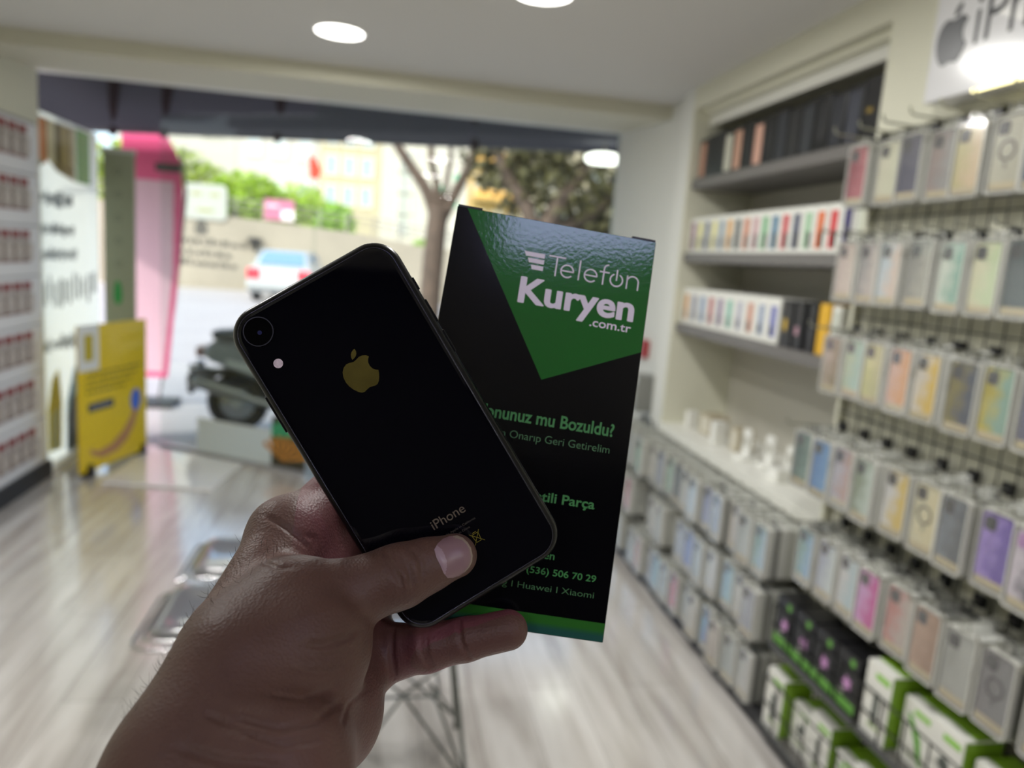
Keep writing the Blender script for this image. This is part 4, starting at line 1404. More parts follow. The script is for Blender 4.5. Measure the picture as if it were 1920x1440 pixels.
FA, FB, FC = (-1.20, 5.372, .037), (-.66, 5.055, .037), (-.43, 4.915, .037)
L_, dd_, nn_ = frame_axes(FA, FB)
t = thing('frosted_panel', 'pale frosted low panel along the foot of the slanted glass', 'panel', FA)
MB().prism([(0, 0), (L_, 0), (L_, .23), (0, .23)], nn_ * .008, O0, (dd_, Z3)).build('panel_sheet', SHEET, t)
MB().prism([(0, .23), (L_, .23), (L_, .238), (0, .238)], nn_ * .010, nn_ * -.001, (dd_, Z3)).build('top_edge', mat('panel edge', '#e8eeea', .2), t)
L_, dd_, nn_ = frame_axes(FB, FC)
t = thing('picture_panel', 'low panel with a colourful leaf and fan picture half hidden by the phone', 'poster', FB)
MB().prism([(0, 0), (L_, 0), (L_, .34), (0, .34)], nn_ * .008, O0, (dd_, Z3)).build('panel_sheet', mat('dark picture ground', '#3c3a2a', .4), t)
b = MB()
for k in range(7):
    a = math.radians(20 + 20 * k)
    b.prism([(L_ * .35, .04), (L_ * .35 + .2 * math.cos(a - .1), .04 + .17 * math.sin(a - .1)), (L_ * .35 + .2 * math.cos(a + .1), .04 + .17 * math.sin(a + .1))][::1], nn_ * .001, nn_ * .0085, (dd_, Z3))
b.build('fan_picture', mat('amber print', '#c98a34', .4, noise=(40, .3)), t)
MB().prism([(0, .20), (L_, .22), (L_, .30), (L_ * .3, .31), (0, .28)], nn_ * .001, nn_ * .0095, (dd_, Z3)).build('leaf_picture', mat('green print leaf', '#3c9a6c', .4), t)

# ------------------------------------------------------------------ wire stools
def bez(a, c, n=6):
    return [a.lerp(c, k / n) for k in range(n + 1)]


CUSH = mat('black vinyl', '#66676d', .3, 0, .8, coat=1)
CUSH.node_tree.nodes['Principled BSDF'].inputs['Coat IOR'].default_value = 2.3


def make_stool(label, x, y, w, dep, zs, group, rz=0, legs=True):
    t = thing('wire_stool', label, 'stool', (x, y, 0), rz, group)
    out = rrect(w, dep, .055, 6)
    inn = rrect(w - .05, dep - .05, .04, 6)
    b = MB()
    b.tube([(p[0], p[1], zs) for p in out], .0046, 7, True)
    b.tube([(p[0], p[1], zs + .012) for p in inn], .0046, 7, True)
    b.build('rim', M['chrome'], t, smooth=True)
    b = MB()
    for k in range(-6, 7):
        f = k / 6.5
        b.tube([(f * w / 2, -dep / 2, zs), (f * (w / 2 - .025), -dep / 2 + .025, zs + .012), (f * w / 2 * .9, 0, zs - .035), (f * (w / 2 - .025), dep / 2 - .025, zs + .012), (f * w / 2, dep / 2, zs)], .0020, 5)
        b.tube([(-w / 2, f * dep / 2, zs), (-w / 2 + .025, f * (dep / 2 - .025), zs + .012), (0, f * dep / 2 * .9, zs - .037), (w / 2 - .025, f * (dep / 2 - .025), zs + .012), (w / 2, f * dep / 2, zs)], .0020, 5)
    b.build('seat_mesh', M['chrome'], t)
    b = MB()
    cw, cd = w - .075, dep - .065
    base = rrect(cw, cd, .04, 6)
    rings_ = [[(x * .96, y_ * .96, zs + .010) for x, y_ in base], [(x, y_, zs + .018) for x, y_ in base]]
    for k in range(9):
        f = 1 - k * .11 if k else .995
        rings_.append([(x * f, y_ * f, zs + .026 + (.004 if k else 0) + .013 * (2 * y_ * f / cd) ** 2 - (.003 if k < 2 else 0)) for x, y_ in base])
    nn2 = len(base)
    b.add([p for r in rings_ for p in r], [(i * nn2 + k, i * nn2 + (k + 1) % nn2, (i + 1) * nn2 + (k + 1) % nn2, (i + 1) * nn2 + k) for i in range(len(rings_) - 1) for k in range(nn2)]
          + [tuple(range(nn2 - 1, -1, -1)), tuple((len(rings_) - 1) * nn2 + k for k in range(nn2))])
    b.build('cushion', CUSH, t, smooth=True)
    for sx in (-1, 1):
        for sy in (-1, 1):
            top, foot = Vector((sx * .13, sy * .09, zs - .03)), Vector((sx * w * .43, sy * dep * .45, .006))
            b = MB().tube([top, foot], .0062, 8)
            b.tube([foot - Vector((0, 0, .006)), foot + Vector((0, 0, .006))], .011, 8)
            b.build('leg', M['wire2'], t)
    b = MB()
    zt_ = zs * .58
    for sy in (-1, 1):
        ap = Vector((0, sy * .06, zt_))
        for sx in (-1, 1):
            b.tube([ap, Vector((sx * w * .42, sy * dep * .43, .04))], .0045, 7)
            b.tube([Vector((sx * .135, sy * .095, zs - .05)), ap], .0045, 7)
        b.tube([Vector((-.10, sy * .10, zt_ + .02)), Vector((.10, sy * .10, zt_ + .02))], .004, 6)
    for sx in (-1, 1):
        b.tube([Vector((sx * .10, -.10, zt_ + .02)), Vector((sx * .10, .10, zt_ + .02))], .004, 6)
        ap = Vector((sx * .08, 0, zt_))
        for sy in (-1, 1):
            b.tube([ap, Vector((sx * w * .42, sy * dep * .43, .04))], .0045, 7)
    b.build('wire_struts', M['wire2'], t)
    return t


M['wire2'] = mat('grey steel wire', '#6f7370', .35, .7)
make_stool('wire stool with dark glossy cushion at the left, nearer of the two beside the forearm', -.352, 2.07, .485, .35, .45, 'wire stools')
make_stool('wire stool with dark cushion further back on the left, behind the nearer one', -.355, 2.455, .45, .34, .45, 'wire stools')
make_stool('wire stool on splayed wire legs below the little finger', .118, 2.03, .44, .36, .445, 'wire stools')

# ------------------------------------------------------------------ outside: pavement, street, wall
struct(MB().box(-14, 12, 4.6, 9.5, -.12, -.014).build('ground_pavement', mat('pale paving', '#b3aeac', .45, noise=(1.5, .05))))
struct(MB().box(-40, 40, 9.5, 27, -.25, -.10).build('ground_road', mat('pale asphalt', '#a9a5a5', .7, noise=(.6, .05))))
b = MB()
WY = 26
b.prism([(-30, -.3), (14, -.3), (14, 1.55), (5.3, 1.72), (1.44, 1.78), (-.66, 2.06), (-7.0, 2.39), (-30, 3.6)], (0, .4, 0), (0, WY, 0), (X3, Z3))
rw = b.build('retaining_wall', mat('grey concrete', '#9c9484', .85, noise=(.5, .12)))
tag(rw, 'long grey concrete retaining wall with dark painted lines across the street', 'wall')
b = MB()
for r, (x0, x1, z) in enumerate(((-7.0, -4.2, 1.42), (-6.7, -4.9, 1.05), (-6.4, -4.6, .72))):
    x = x0
    while x < x1:
        w = RND.uniform(.06, .22)
        b.box(x, x + w, WY - .012, WY, z - .08 - .03 * (x - x0), z + .1 * RND.random() + .04 - .03 * (x - x0))
        x += w + RND.uniform(.04, .12)
b.build('painted_lines', mat('dark wall paint', '#57534c', .8), rw)
b = MB()
b.prism([(-.16, 0), (.16, 0), (.2, .25), (.07, .5), (0, .68), (-.12, .42), (-.22, .2)], (0, -.012, 0), (-5.75, WY, 1.62), (X3, Z3))
b.build('painted_emblem', mat('dark wall paint', ''), rw)
t = thing('street_lamp', 'small dark lamp fixed on the concrete wall above the white car', 'lamp', (-4.05, WY, 1.55))
MB().box(-.22, .18, -.35, 0, -.06, .10).build('lamp_head', M['black'], t, bevel=.03)
MB().box(-.05, .05, -.06, 0, -.3, -.06).build('bracket', M['black'], t)

struct(MB().box(-40, 40, WY + .4, 70, -.3, 1.4).build('ground_bank', mat('bank earth', '#9a9a7a', .9)))
fn = thing('street_fence', 'thin metal railing running along the top of the concrete wall', 'fence', (-2.5, WY + .5, 1.9))


def walltop(x):
    P = [(-30, 3.6), (-7.0, 2.39), (-.66, 2.06), (1.44, 1.78), (5.3, 1.72), (14, 1.55)]
    for (a, za), (c, zc) in zip(P, P[1:]):
        if a <= x <= c:
            return za + (zc - za) * (x - a) / (c - a)
    return 1.5


for k in range(22):
    x = -12 + k * .9
    MB().box(x + 2.5 - .03, x + 2.5 + .03, -.03, .03, walltop(x) - 2.0, walltop(x) - 1.9 + .62).build('post', mat('fence metal', '#8f8a86', .5, .3), fn)
for dz_ in (.25, .43, .6):
    MB().tube([(x + 2.5, 0, walltop(x) - 1.9 + dz_) for x in (-12, -7, -.66, 1.44, 5.3, 6.9)], .022, 5).build('rail', mat('fence metal', ''), fn)

t = thing('road_sign', 'white rounded sign board standing on the fence at the left', 'sign', (-5.62, WY + .2, 2.30))
MB().prism(rrect(1.3, 1.12, .16, 5, 0, .37), (0, -.05, 0), (0, -.21, 0), (X3, Z3)).build('board', mat('white sign', '#aaada4', .4), t)
b = MB()
for z, x0, x1 in ((.60, -.42, -.12), (.60, .14, .42), (.10, -.25, .25)):
    b.box(x0, x1, -.268, -.26, z - .04, z + .04)
b.build('sign_lines', mat('olive sign paint', '#9a9a5a', .6), t)
MB().box(-.04, .04, -.21, .06, 0, .62).build('pole', M['black'], t)
t = thing('banner_sign', 'pink rectangular banner tied to the street fence', 'banner', (-3.42, WY + .42, 2.28))
MB().box(-.46, .5, -.02, .0, 0, .68).build('banner_sheet', mat('pink banner', '#b8708a', .6), t)
MB().box(.1, .5, -.03, -.02, .02, .34).build('white_print', mat('white banner', '#f0e8ea', .6), t)
MB().box(-.4, .0, -.03, -.02, .42, .5).build('print_line', mat('pale banner print', '#eccbd6', .6), t)


# ------------------------------------------------------------------ greenery
def leaf_cloud(mb, c, rad, n, size, rnd=RND):
    for _ in range(n):
        while True:
            p = Vector((rnd.uniform(-1, 1), rnd.uniform(-1, 1), rnd.uniform(-1, 1)))
            if .35 < p.length < 1:
                break
        q = Vector((c[0] + p.x * rad[0], c[1] + p.y * rad[1], c[2] + p.z * rad[2]))
        a = Vector((rnd.uniform(-1, 1), rnd.uniform(-1, 1), rnd.uniform(-1, 1))).normalized()
        u_ = a.orthogonal().normalized() * size * rnd.uniform(.6, 1.3)
        w_ = a.cross(u_).normalized() * size * rnd.uniform(.3, .6)
        mb.add([q - u_, q + w_, q + u_, q - w_], [(0, 1, 2, 3)])
    return mb


def leaf_mat(name, col):
    m = mat(name, col, .5, noise=(2.5, .3))
    p = m.node_tree.nodes['Principled BSDF']
    p.inputs['Subsurface Weight'].default_value = 0
    return m


def bush(label, x, y, z0, rx, rz, col, n=900, size=.10, ry=None):
    t = thing('bush', label, 'bush', (x, y, z0))
    b = MB()
    leaf_cloud(b, (0, 0, rz), (rx, ry or rx * .8, rz), n, size)
    f = b.build('foliage', leaf_mat('leaves ' + col, col), t)
    b = MB()
    for k in range(5):
        a = k * 1.257
        b.tube([(0, 0, 0), (rx * .3 * math.cos(a), rx * .3 * math.sin(a), rz * .8), (rx * .6 * math.cos(a), rx * .55 * math.sin(a), rz * 1.4)], .03, 5)
    b.build('stems', mat('bark', '#6a5a4a', .8), t)
    return t


bush('broad yellow green hedge rising behind the white sign', -8.6, 30, 1.4, 3.4, 1.72, '#93a63c', 3600, .17)
bush('dark green shrub right behind the white sign', -6.2, 28.4, 1.4, 1.2, .95, '#4c5c2c', 1400, .13)
bush('bright green bush between the two signs on the wall', -4.85, 29, 1.4, 1.5, 1.32, '#9cba3c', 2400, .14)
bush('bright green bush rising under the red flag', -3.2, 30, 1.4, 1.4, 1.2, '#a2c040', 1900, .13)
bush('round bright green bush right of the red flag', -1.72, 29, 1.4, .8, .88, '#8fba38', 1500, .12)
bush('yellow green shrub at the far left edge of the fence', -8.6, 27.6, 1.4, .6, .8, '#b4c63c', 600, .1)
bush('small green bush in front of the white house', 1.65, 30, 1.4, .5, .38, '#8fb83a', 500, .08)
t = thing('flag', 'red flag on a thin pole among the trees across the street', 'flag', (-3.0, 31.6, 1.4))
MB().tube([(0, 0, 0), (0, 0, 3.75)], .03, 6).build('pole', mat('white pole', '#d8d8d4', .4), t)
b = MB()
b.prism([(0, 3.7), (.30, 3.5), (.50, 3.1), (.36, 2.75), (.05, 2.8)], (0, .03, 0), (.02, 0, 0), (X3, Z3))
b.build('cloth', mat('flag red', '#e03a22', .6), t)


def limb(mb, pts, r0, r1):
    pts = [Vector(p) for p in pts]
    # smooth the polyline
    sm_ = []
    for i in range(len(pts) - 1):
        p0_, p1_, p2_, p3_ = pts[max(i - 1, 0)], pts[i], pts[i + 1], pts[min(i + 2, len(pts) - 1)]
        for k in range(5):
            s = k / 5
            sm_.append(.5 * ((2 * p1_) + (p2_ - p0_) * s + (2 * p0_ - 5 * p1_ + 4 * p2_ - p3_) * s * s + (3 * p1_ - p0_ - 3 * p2_ + p3_) * s ** 3))
    sm_.append(pts[-1])
    n = len(sm_)
    mb.tube(sm_, [r0 + (r1 - r0) * k / (n - 1) for k in range(n)], 9)


BARK = mat('grey bark', '#54463c', .85, noise=(9, .3), bump=(30, .6))
t = thing('street_tree', 'bare forked street tree standing left of the green carton', 'tree', (.80, 12, -.1))
b = MB()
limb(b, [(0, 0, -.1), (.0, 0, 1.0), (.03, 0, 1.9), (.06, 0, 2.35)], .175, .16)
b.build('trunk', BARK, t, smooth=True)
for pts, r0, r1 in (([(.05, 0, 2.1), (-.15, .05, 2.6), (-.45, .1, 3.0), (-.75, .1, 3.45), (-1.1, .2, 4.3)], .11, .05),
                    ([(.05, 0, 2.2), (.0, 0, 2.7), (-.12, -.1, 3.15), (-.15, -.1, 4.2)], .07, .04),
                    ([(.08, 0, 2.1), (.28, .05, 2.55), (.48, .1, 3.0), (.62, .1, 3.5), (.9, .2, 4.4)], .10, .05),
                    ([(.08, 0, 2.3), (.16, 0, 2.8), (.20, .1, 3.3), (.15, .1, 4.3)], .05, .03)):
    b = MB()
    limb(b, pts, r0, r1)
    b.build('branch', BARK, t, smooth=True)
t = thing('street_tree', 'leafy dark tree with spreading branches right of the bare tree', 'tree', (2.25, 10.5, -.1))
b = MB()
limb(b, [(0, 0, -.1), (.02, 0, .9), (-.05, 0, 1.7), (-.08, 0, 2.15)], .24, .2)
b.build('trunk', BARK, t, smooth=True)
for pts, r0, r1 in (([(-.1, 0, 1.9), (-.3, .05, 2.4), (-.6, .1, 2.8), (-.95, .1, 3.6)], .12, .06), ([(-.05, 0, 2.0), (.2, 0, 2.5), (.5, .1, 2.95), (.8, .2, 3.9)], .13, .06),
                    ([(.0, 0, 2.0), (.6, .2, 2.3), (1.2, .3, 2.8), (1.9, .4, 3.6)], .11, .05)):
    b = MB()
    limb(b, pts, r0, r1)
    b.build('branch', BARK, t, smooth=True)
b = MB()
rr_ = random.Random(3)
leaf_cloud(b, (.9, .6, 3.2), (2.0, 1.3, 1.3), 3600, .10, rr_)
leaf_cloud(b, (-.5, .6, 3.5), (1.0, 1.0, .9), 500, .10, rr_)
leaf_cloud(b, (1.9, .8, 2.1), (1.2, 1.2, 1.0), 1900, .11, rr_)
b.build('foliage', leaf_mat('olive leaves', '#4d4a28'), t)
bush('dark brownish hedge filling the right end of the street view', 4.6, 12.5, -.1, 1.9, 1.7, '#54452c', 2600, .13)
bush('low green plants in a bed at the foot of the bare tree', .95, 11.2, -.1, .6, .16, '#7f9a4a', 500, .06)


# ------------------------------------------------------------------ buildings
def building(label, x0, x1, y, z0, z1, col, wins, wcol='#aeb9bd', extra=None, depth=8):
    t = thing('building', label, 'building', ((x0 + x1) / 2, y, z0))
    w = (x1 - x0) / 2
    MB().box(-w, w, 0, depth, 0, z1 - z0).build('wall', mat('facade ' + col, col, .8), t)
    MB().box(-w, w, -.3, depth, z1 - z0, z1 - z0 + .35).build('roof_slab', mat('roof ' + col, '#b9aea0', .8), t)
    for wx, wz, ww, wh in wins:
        f = MB().ring([(wx - .08 - w, wz - .08), (wx + ww + .08 - w, wz - .08), (wx + ww + .08 - w, wz + wh + .08), (wx - .08 - w, wz + wh + .08)],
                      [(wx - w, wz), (wx + ww - w, wz), (wx + ww - w, wz + wh), (wx - w, wz + wh)], (0, -.06, 0), (0, .0, 0), (X3, Z3)).build('window', mat('window frame', '#ded9cf', .6), t)
        MB().box(wx - w, wx + ww - w, -.02, .02, wz, wz + wh).build('pane', mat('pane ' + wcol, wcol, .15), f)
    return t


def cols_(x0, dx, n, z0, dz_, m_, w, h):
    return [(x0 + dx * i, z0 + dz_ * j, w, h) for i in range(n) for j in range(m_)]


building('white apartment block at the far left above the hedge', -13, -7.4, 41, 1.4, 13, '#b9b6ad', cols_(.8, 1.6, 3, 5.2, 2.6, 2, .8, 1.2))
building('white building directly behind the red flag', -7.38, -3.32, 41, 1.4, 14, '#c0bdb6', cols_(.5, 1.25, 3, 2.0, 2.5, 4, .6, 1.3), '#c3ccd0')
t = building('cream building with rows of windows right of the flag', -3.3, -.22, 41, 1.4, 12, '#b9af92', cols_(.3, .9, 3, 2.4, 1.5, 4, .55, .9), '#9fb0b4')
building('white house with a tall grey glazed stair column', -.2, 2.58, 41, 1.4, 11, '#c2beb2', [(.95, 1.1, .62, 1.0), (.95, 2.2, .62, 1.0), (.95, 3.3, .62, 1.0), (.95, 4.4, .62, 1.0)], '#a9aea8')
building('white house with small green shuttered windows behind the bare tree', 2.6, 4.38, 41, 1.4, 11, '#c4c0b7', [(.30, 2.0, .3, .42), (.30, 3.4, .3, .42), (1.0, 2.7, .3, .42), (1.0, 4.1, .3, .42)], '#6fb497')
t = building('pale yellow house with balconies right of the bare tree', 4.4, 7.6, 41, 1.4, 11, '#b59c66', cols_(.4, 1.0, 3, 1.6, 1.9, 3, .5, 1.0), '#a9a07f')
for z in (1.3, 3.2, 5.1):
    bl = MB().box(-1.3, 1.3, -.7, 0, z, z + .1).build('balcony', mat('facade #b59c66', ''), t)
    MB().box(-1.3, 1.3, -.72, -.68, z + .1, z + .55).build('parapet', mat('parapet', '#d9a95a', .7), bl)
building('cream building behind the leafy tree on the right', 7.62, 13.5, 41, 1.4, 10, '#a89f8a', cols_(.6, 1.5, 3, 2.0, 2.2, 3, .8, 1.1))

# ------------------------------------------------------------------ white car
cr = thing('car', 'white car seen from behind, parked by the concrete wall', 'car', (-2.72, 21.3, -.1), math.radians(-4))
CW = .86
WHT = mat('white car paint', '#b4b8b8', .25, coat=.6)
b = MB()
prof = [(0, .32), (0, .62), (.04, .92), (.35, .98), (.62, 1.02), (2.85, .98), (3.75, .86), (3.95, .62), (3.95, .30)]
b.prism(prof, (2 * CW, 0, 0), (-CW, 0, 0), (Y3, Z3))
b.build('car_body', WHT, cr, bevel=.07, seg=3)
b = MB()
vs = [(-.76, .30, .97), (.76, .30, .97), (.62, .85, 1.42), (-.62, .85, 1.42), (-.62, 2.0, 1.44), (.62, 2.0, 1.44), (.76, 2.85, .97), (-.76, 2.85, .97)]
b.add(vs, [(0, 1, 2, 3), (3, 2, 5, 4), (4, 5, 6, 7), (1, 6, 5, 2), (0, 3, 4, 7), (0, 7, 6, 1)])
b.build('cabin', WHT, cr, bevel=.05)
CG = mat('blue tinted car glass', '#6f8fa8', .08)
b = MB()
b.add([(-.64, .335, 1.02), (.64, .335, 1.02), (.54, .80, 1.39), (-.54, .80, 1.39)], [(0, 1, 2, 3)])
for v_ in range(4):
    x_, y_, z_ = b.v[v_]
    b.v[v_] = (x_, y_ - .02, z_ + .012)
b.build('rear_window', CG, cr)
for s in (-1, 1):
    MB().prism([(.38, 1.02), (2.7, 1.02), (1.98, 1.39), (.88, 1.38)], (s * .012, 0, 0), (s * .70, 0, 0), (Y3, Z3)).build('side_window', CG, cr)
    MB().box(min(s * .50, s * .84), max(s * .50, s * .84), -.03, .05, .64, .92).build('tail_light', mat('tail light red', '#e2394a', .2), cr, bevel=.02)
    for yy in (.75, 3.1):
        wb = MB().lathe([(.20, -.10), (.30, -.09), (.315, 0), (.30, .09), (.20, .10)], (s * .74, yy, .315), 20, (Y3, Z3, X3))
        wh = wb.build('wheel', mat('tyre', '#1d1d1f', .8), cr)
        MB().lathe([(.17, 0), (.19, .01), (.05, .02)], (s * .74 + s * .095, yy, .315), 14, (Y3, Z3, X3 * s)).build('hub', M['chrome'], wh)
MB().box(-.80, .80, -.05, .1, .27, .44).build('bumper', mat('grey bumper', '#777a7c', .5), cr, bevel=.03)
MB().box(-.26, .26, -.014, .01, .66, .77).build('number_plate', mat('plate', '#dfe3e2', .4), cr)

# ------------------------------------------------------------------ motor scooter by the window
sc = thing('motor_scooter', 'dark grey motor scooter parked outside, half hidden by the phone', 'scooter', (-.46, 6.2, -.014))
GRP, GRL = mat('dark grey bodywork', '#85898c', .3, coat=.5), mat('light grey bodywork', '#c4c7c5', .3, coat=.5)
for x, nme in ((-.62, 'rear_wheel'), (.66, 'front_wheel')):
    b = MB()
    b.tube([(x + .19 * math.cos(a * math.pi / 12), 0, .24 + .19 * math.sin(a * math.pi / 12)) for a in range(24)], .052, 8, True)
    w_ = b.build(nme, mat('tyre', ''), sc, smooth=True)
    MB().lathe([(.14, -.03), (.05, -.04), (.05, .04), (.14, .03)], (x, 0, .24), 18, (X3, Z3, -Y3)).build('rim', M['chrome'], w_)
b = MB()
b.prism([(-.88, .66), (-.80, .74), (-.45, .68), (-.1, .58), (.05, .42), (.0, .30), (-.25, .30), (-.42, .42), (-.62, .50), (-.84, .58)], (0, .26, 0), (0, -.13, 0), (X3, Z3))
b.build('tail_fairing', GRP, sc, bevel=.035, seg=3)
b = MB()
b.prism([(-.80, .745), (-.30, .70), (.0, .62), (-.02, .68), (-.3, .78), (-.62, .83), (-.82, .81)], (0, .24, 0), (0, -.12, 0), (X3, Z3))
b.build('seat', mat('seat vinyl', '#55575a', .5), sc, bevel=.03, seg=3)
MB().prism([(-.70, .60), (-.20, .50), (-.05, .42), (-.15, .40), (-.45, .48), (-.68, .55)], (0, .012, 0), (0, -.143, 0), (X3, Z3)).build('side_panel', GRL, sc, bevel=.004)
MB().prism([(-.95, .52), (-.80, .50), (-.62, .53), (-.45, .46), (-.52, .42), (-.70, .47), (-.90, .40), (-.96, .30), (-.99, .31), (-1.0, .44)], (0, .16, 0), (0, -.08, 0), (X3, Z3)).build('mudguard', M['black'], sc, bevel=.01)
MB().box(-.93, -.84, -.09, .09, .60, .68).build('tail_light', mat('tail light dull', '#8d6a66', .3), sc, bevel=.015)
for s in (-1, 1):
    MB().lathe([(.02, 0), (.032, .03), (.032, .06), (.012, .075)], (-.90, s * .12, .52), 12, (Y3, Z3, -X3)).build('turn_signal', M['chrome'], sc)
b = MB()
limb(b, [(-.05, -.16, .24), (-.35, -.17, .26), (-.6, -.18, .34)], .03, .035)
limb(b, [(-.55, -.18, .33), (-.7, -.18, .37), (-.92, -.18, .44)], .058, .062)
b.build('exhaust', mat('dull chrome', '#9b9a98', .3, .9), sc, smooth=True)
MB().box(-.1, .42, -.14, .14, .25, .31).build('floorboard', GRP, sc, bevel=.02)
b = MB()
b.prism([(.38, .28), (.50, .30), (.66, .95), (.58, 1.0), (.46, .62)], (0, .34, 0), (0, -.17, 0), (X3, Z3))
b.build('leg_shield', GRP, sc, bevel=.03)
b = MB().tube([(.70, -.06, .28), (.62, -.05, .6)], .022, 7).tube([(.70, .06, .28), (.62, .05, .6)], .022, 7)
b.build('fork', M['chrome'], sc)
b = MB().tube([(.50, -.32, 1.02), (.56, -.15, 1.0), (.58, 0, .98), (.56, .15, 1.0), (.50, .32, 1.02)], .017, 7)
b.build('handlebar', M['black'], sc, smooth=True)
MB().lathe([(.03, -.03), (.075, -.02), (.08, .02), (.05, .04)], (.66, 0, .86), 16, (Y3, Z3, X3)).build('headlight', M['chrome'], sc)

# ------------------------------------------------------------------ banners and poster screen at the left of the window
t = thing('roll_up_banner', 'grey green roll-up banner with a green drop, standing left of the pink banner', 'banner', (-1.775, 5.62, -.014))
MB().box(-.098, .102, -.008, .008, .03, 2.05).build('banner_sheet', mat('grey green print', '#8b9078', .5), t)
MB().box(-.11, .115, -.10, .10, 0, .06).build('base', M['black'], t)
MB().box(-.105, .108, -.012, .012, 2.04, 2.07).build('top_bar', mat('pale bar', '#b8bab0', .4), t)
MB().prism([(.03 * math.sin(k * math.pi / 8) * (1 if k < 4 or k > 12 else .85), 1.10 - .085 * math.cos(k * math.pi / 8)) for k in range(16)], (0, -.002, 0), (-.012, -.008, 0), (X3, Z3)).build('green_drop', mat('print #1f8a3c', '#1f8a3c', .4), t)
for k in range(5):
    b = MB()
    b.ring(disc(.022, 14, -.005, 1.92 - .155 * k), disc(.013, 14, -.005, 1.92 - .155 * k), (0, -.002, 0), (0, -.008, 0), (X3, Z3))
    b.build('emblem_print', mat('print #6f7563', '#6f7563', .5), t)
t = thing('flag_banner', 'tall pink banner with a magenta border standing outside by the window', 'banner', (-1.92, 7.1, -.014))
b = MB()
b.prism([(-.30, .25), (.07, .25), (.16, 1.2), (.20, 1.9), (.165, 2.18), (.05, 2.39), (-.30, 2.39)], (0, .008, 0), (0, 0, 0), (X3, Z3))
b.build('banner_sheet', mat('magenta print', '#cf4c7c', .5), t)
b = MB()
b.prism([(-.30, .30), (.03, .30), (.115, 1.2), (.12, 1.98), (-.30, 1.98)], (0, -.003, 0), (0, 0, 0), (X3, Z3))
b.build('pale_print', mat('pale pink print', '#c9a6b4', .5), t)
MB().box(-.03, .18, -.006, -.003, 2.06, 2.13).build('dark_clip', M['black'], t)
b = MB().tube([(-.02, .03, .0), (.12, .03, .9), (.215, .03, 1.9), (.17, .03, 2.25)], .012, 6)
b.build('pole', M['grey'], t)
MB().box(-.30, .14, -.18, .18, 0, .04).build('base', M['black'], t)

PX = -1.985
ps = thing('poster_screen', 'tall white poster screen with mirrored writing at the left end of the window', 'poster', (PX, 5.33, 0))
PO = Vector((.005, 0, 0))
MB().box(-.006, .005, -.47, .50, .0, 2.16).build('screen_sheet', SHEET, ps)


def on_screen(poly, name, c, lift=1):
    b_ = MB()
    b_.prism([(y - 5.33, z) for y, z in poly], (.0015 * lift, 0, 0), (.005, 0, 0), (Y3, Z3))
    return b_.build(name, mat('print ' + c, c, .35), ps)


on_screen([(4.86, 1.82), (5.02, 1.90), (5.15, 1.84), (5.43, 1.80), (5.43, 2.13), (4.86, 2.13)], 'photo_ground', '#8a7a4a')
for y0, y1, c in ((4.86, 5.0, '#cf7a34'), (5.02, 5.12, '#d6cda4'), (5.12, 5.20, '#5a5226'), (5.22, 5.30, '#a8985a'), (5.36, 5.42, '#c9bf92')):
    on_screen([(y0, 1.90), (y1, 1.87), (y1, 2.12), (y0, 2.12)], 'photo_stripe', c, 2)
on_screen([(5.45, 1.80), (5.68, 1.80), (5.68, 2.14), (5.45, 2.14)], 'green_stripe', '#58a548', 2)


def scribble(name, y0, y1, z0, z1, wmin, wmax, gap, c):
    b_ = MB()
    y = y0
    while y < y1:
        w = RND.uniform(wmin, wmax)
        za = z0 + (z1 - z0) * (RND.random() * .35)
        zb_ = z1 - (z1 - z0) * (RND.random() * .35)
        b_.box(.005, .007, y - 5.33, y + w - 5.33, za, zb_)
        y += w + RND.uniform(gap * .6, gap * 1.6)
    return b_.build(name, mat('print ' + c, c, .5), ps)


scribble('mirrored_text', 4.91, 5.36, 1.62, 1.72, .012, .035, .012, '#6f7a80')
scribble('mirrored_text', 4.90, 5.40, 1.44, 1.53, .010, .03, .012, '#7c868a')
scribble('mirrored_text', 4.88, 5.42, 1.29, 1.38, .010, .03, .012, '#7c868a')
scribble('mirrored_heading', 4.86, 5.74, 1.00, 1.22, .014, .03, .045, '#55605e')
scribble('mirrored_address', 4.88, 5.44, .72, .84, .012, .03, .016, '#5c6668')
on_screen([(4.93, .12), (5.12, .10), (5.14, .40), (5.10, .62), (5.0, .56), (4.93, .38)], 'phone_picture', '#d9cf3a', 2)
on_screen([(4.96, .12), (5.09, .10), (5.09, .38), (4.97, .34)], 'phone_picture', '#cfd6b4', 3)
on_screen([(5.20, .06), (5.42, .02), (5.42, .62), (5.34, .58), (5.22, .38)], 'phone_picture', '#8cb8dc', 2)
on_screen([(5.22, .06), (5.42, .02), (5.42, .42), (5.30, .40), (5.22, .28)], 'phone_picture', '#4b5248', 3)
MB().box(.004, .06, -.47, .12, .0, .05).build('bottom_ledge', mat('ledge white', '#eef0f0', .3), ps)

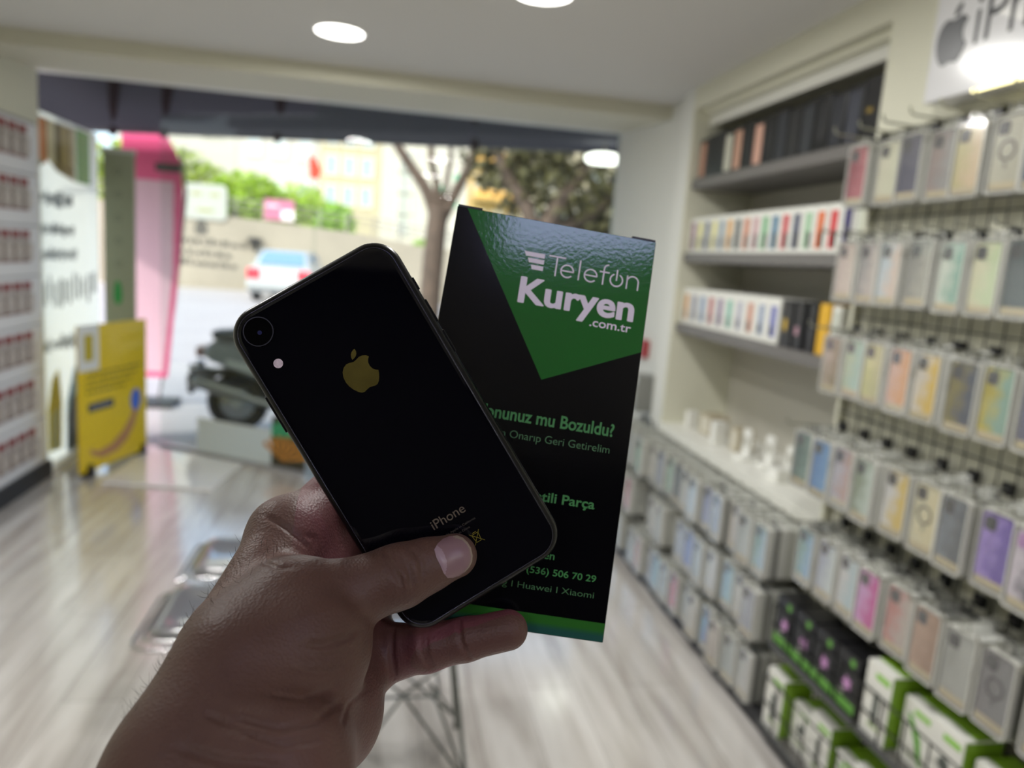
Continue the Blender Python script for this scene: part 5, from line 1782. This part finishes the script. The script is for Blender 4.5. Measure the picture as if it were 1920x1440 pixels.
# ------------------------------------------------------------------ awning over the shop front
aw = thing('awning', 'dark grey awning over the shop front carried on reddish ribs', 'awning', (-.3, 4.95, 2.5))
b = MB()
inn = [(-2.6, 4.95, 2.46), (2.6, 4.95, 2.46)]
out_ = [(-3.6, 7.0, 2.262), (2.9, 7.0, 2.625)]
P4 = [Vector(p) - Vector((-.3, 4.95, 2.5)) for p in (inn[0], inn[1], out_[1], out_[0])]
b.add(P4 + [p + Vector((0, 0, .02)) for p in P4], [(0, 1, 2, 3)[::-1], (4, 5, 6, 7), (0, 1, 5, 4), (1, 2, 6, 5), (2, 3, 7, 6), (3, 0, 4, 7)])
b.build('canvas', mat('dark canvas', '#4c4d56', .9, 0, .1), aw)
for xi, xo in ((-1.60, -2.25), (-1.30, -1.85), (-.64, -.93), (.55, .79), (1.6, 2.2)):
    def zin(x, y):
        f = (y - 4.95) / 2.05
        a_ = inn[0][2]
        c_ = out_[0][2] + (out_[1][2] - out_[0][2]) * (x + 3.6) / 6.5
        return a_ + (c_ - a_) * f
    MB().tube([(xi + .3, .05, zin(xi, 5.0) - 2.5 - .02), (xo + .3, 2.03, zin(xo, 6.98) - 2.5 - .02)], .034, 7).build('rib', mat('reddish steel', '#1c0c0c', .9, 0, .1), aw)
MB().tube([p4 + Vector((0, 0, -.0)) for p4 in (P4[3], P4[2])], .020, 8).build('front_bar', mat('awning bar', '#7d7d7c', .4, .4), aw)
for s, x in (('left', -2.5), ('right', 2.5)):
    MB().tube([(x + .3, .02, -.35), (x + .3, 1.9, zin(x, 6.9) - 2.5 - .01)], .015, 6).build('folding_arm', M['grey'], aw)
t = thing('awning_lamp', 'round white lamp lit under the right end of the awning', 'lamp', (1.72, 6.0, 2.335))
MB().lathe([(.13, .0), (.15, .02), (.15, .05), (.10, .07)]).build('lamp_body', mat('lamp glow outside', '#ffffff', .4, emit=('#fffdf2', 3.5)), t)
MB().tube([(0, 0, .07), (0, 0, .155)], .012, 6).build('stem', M['grey'], t)
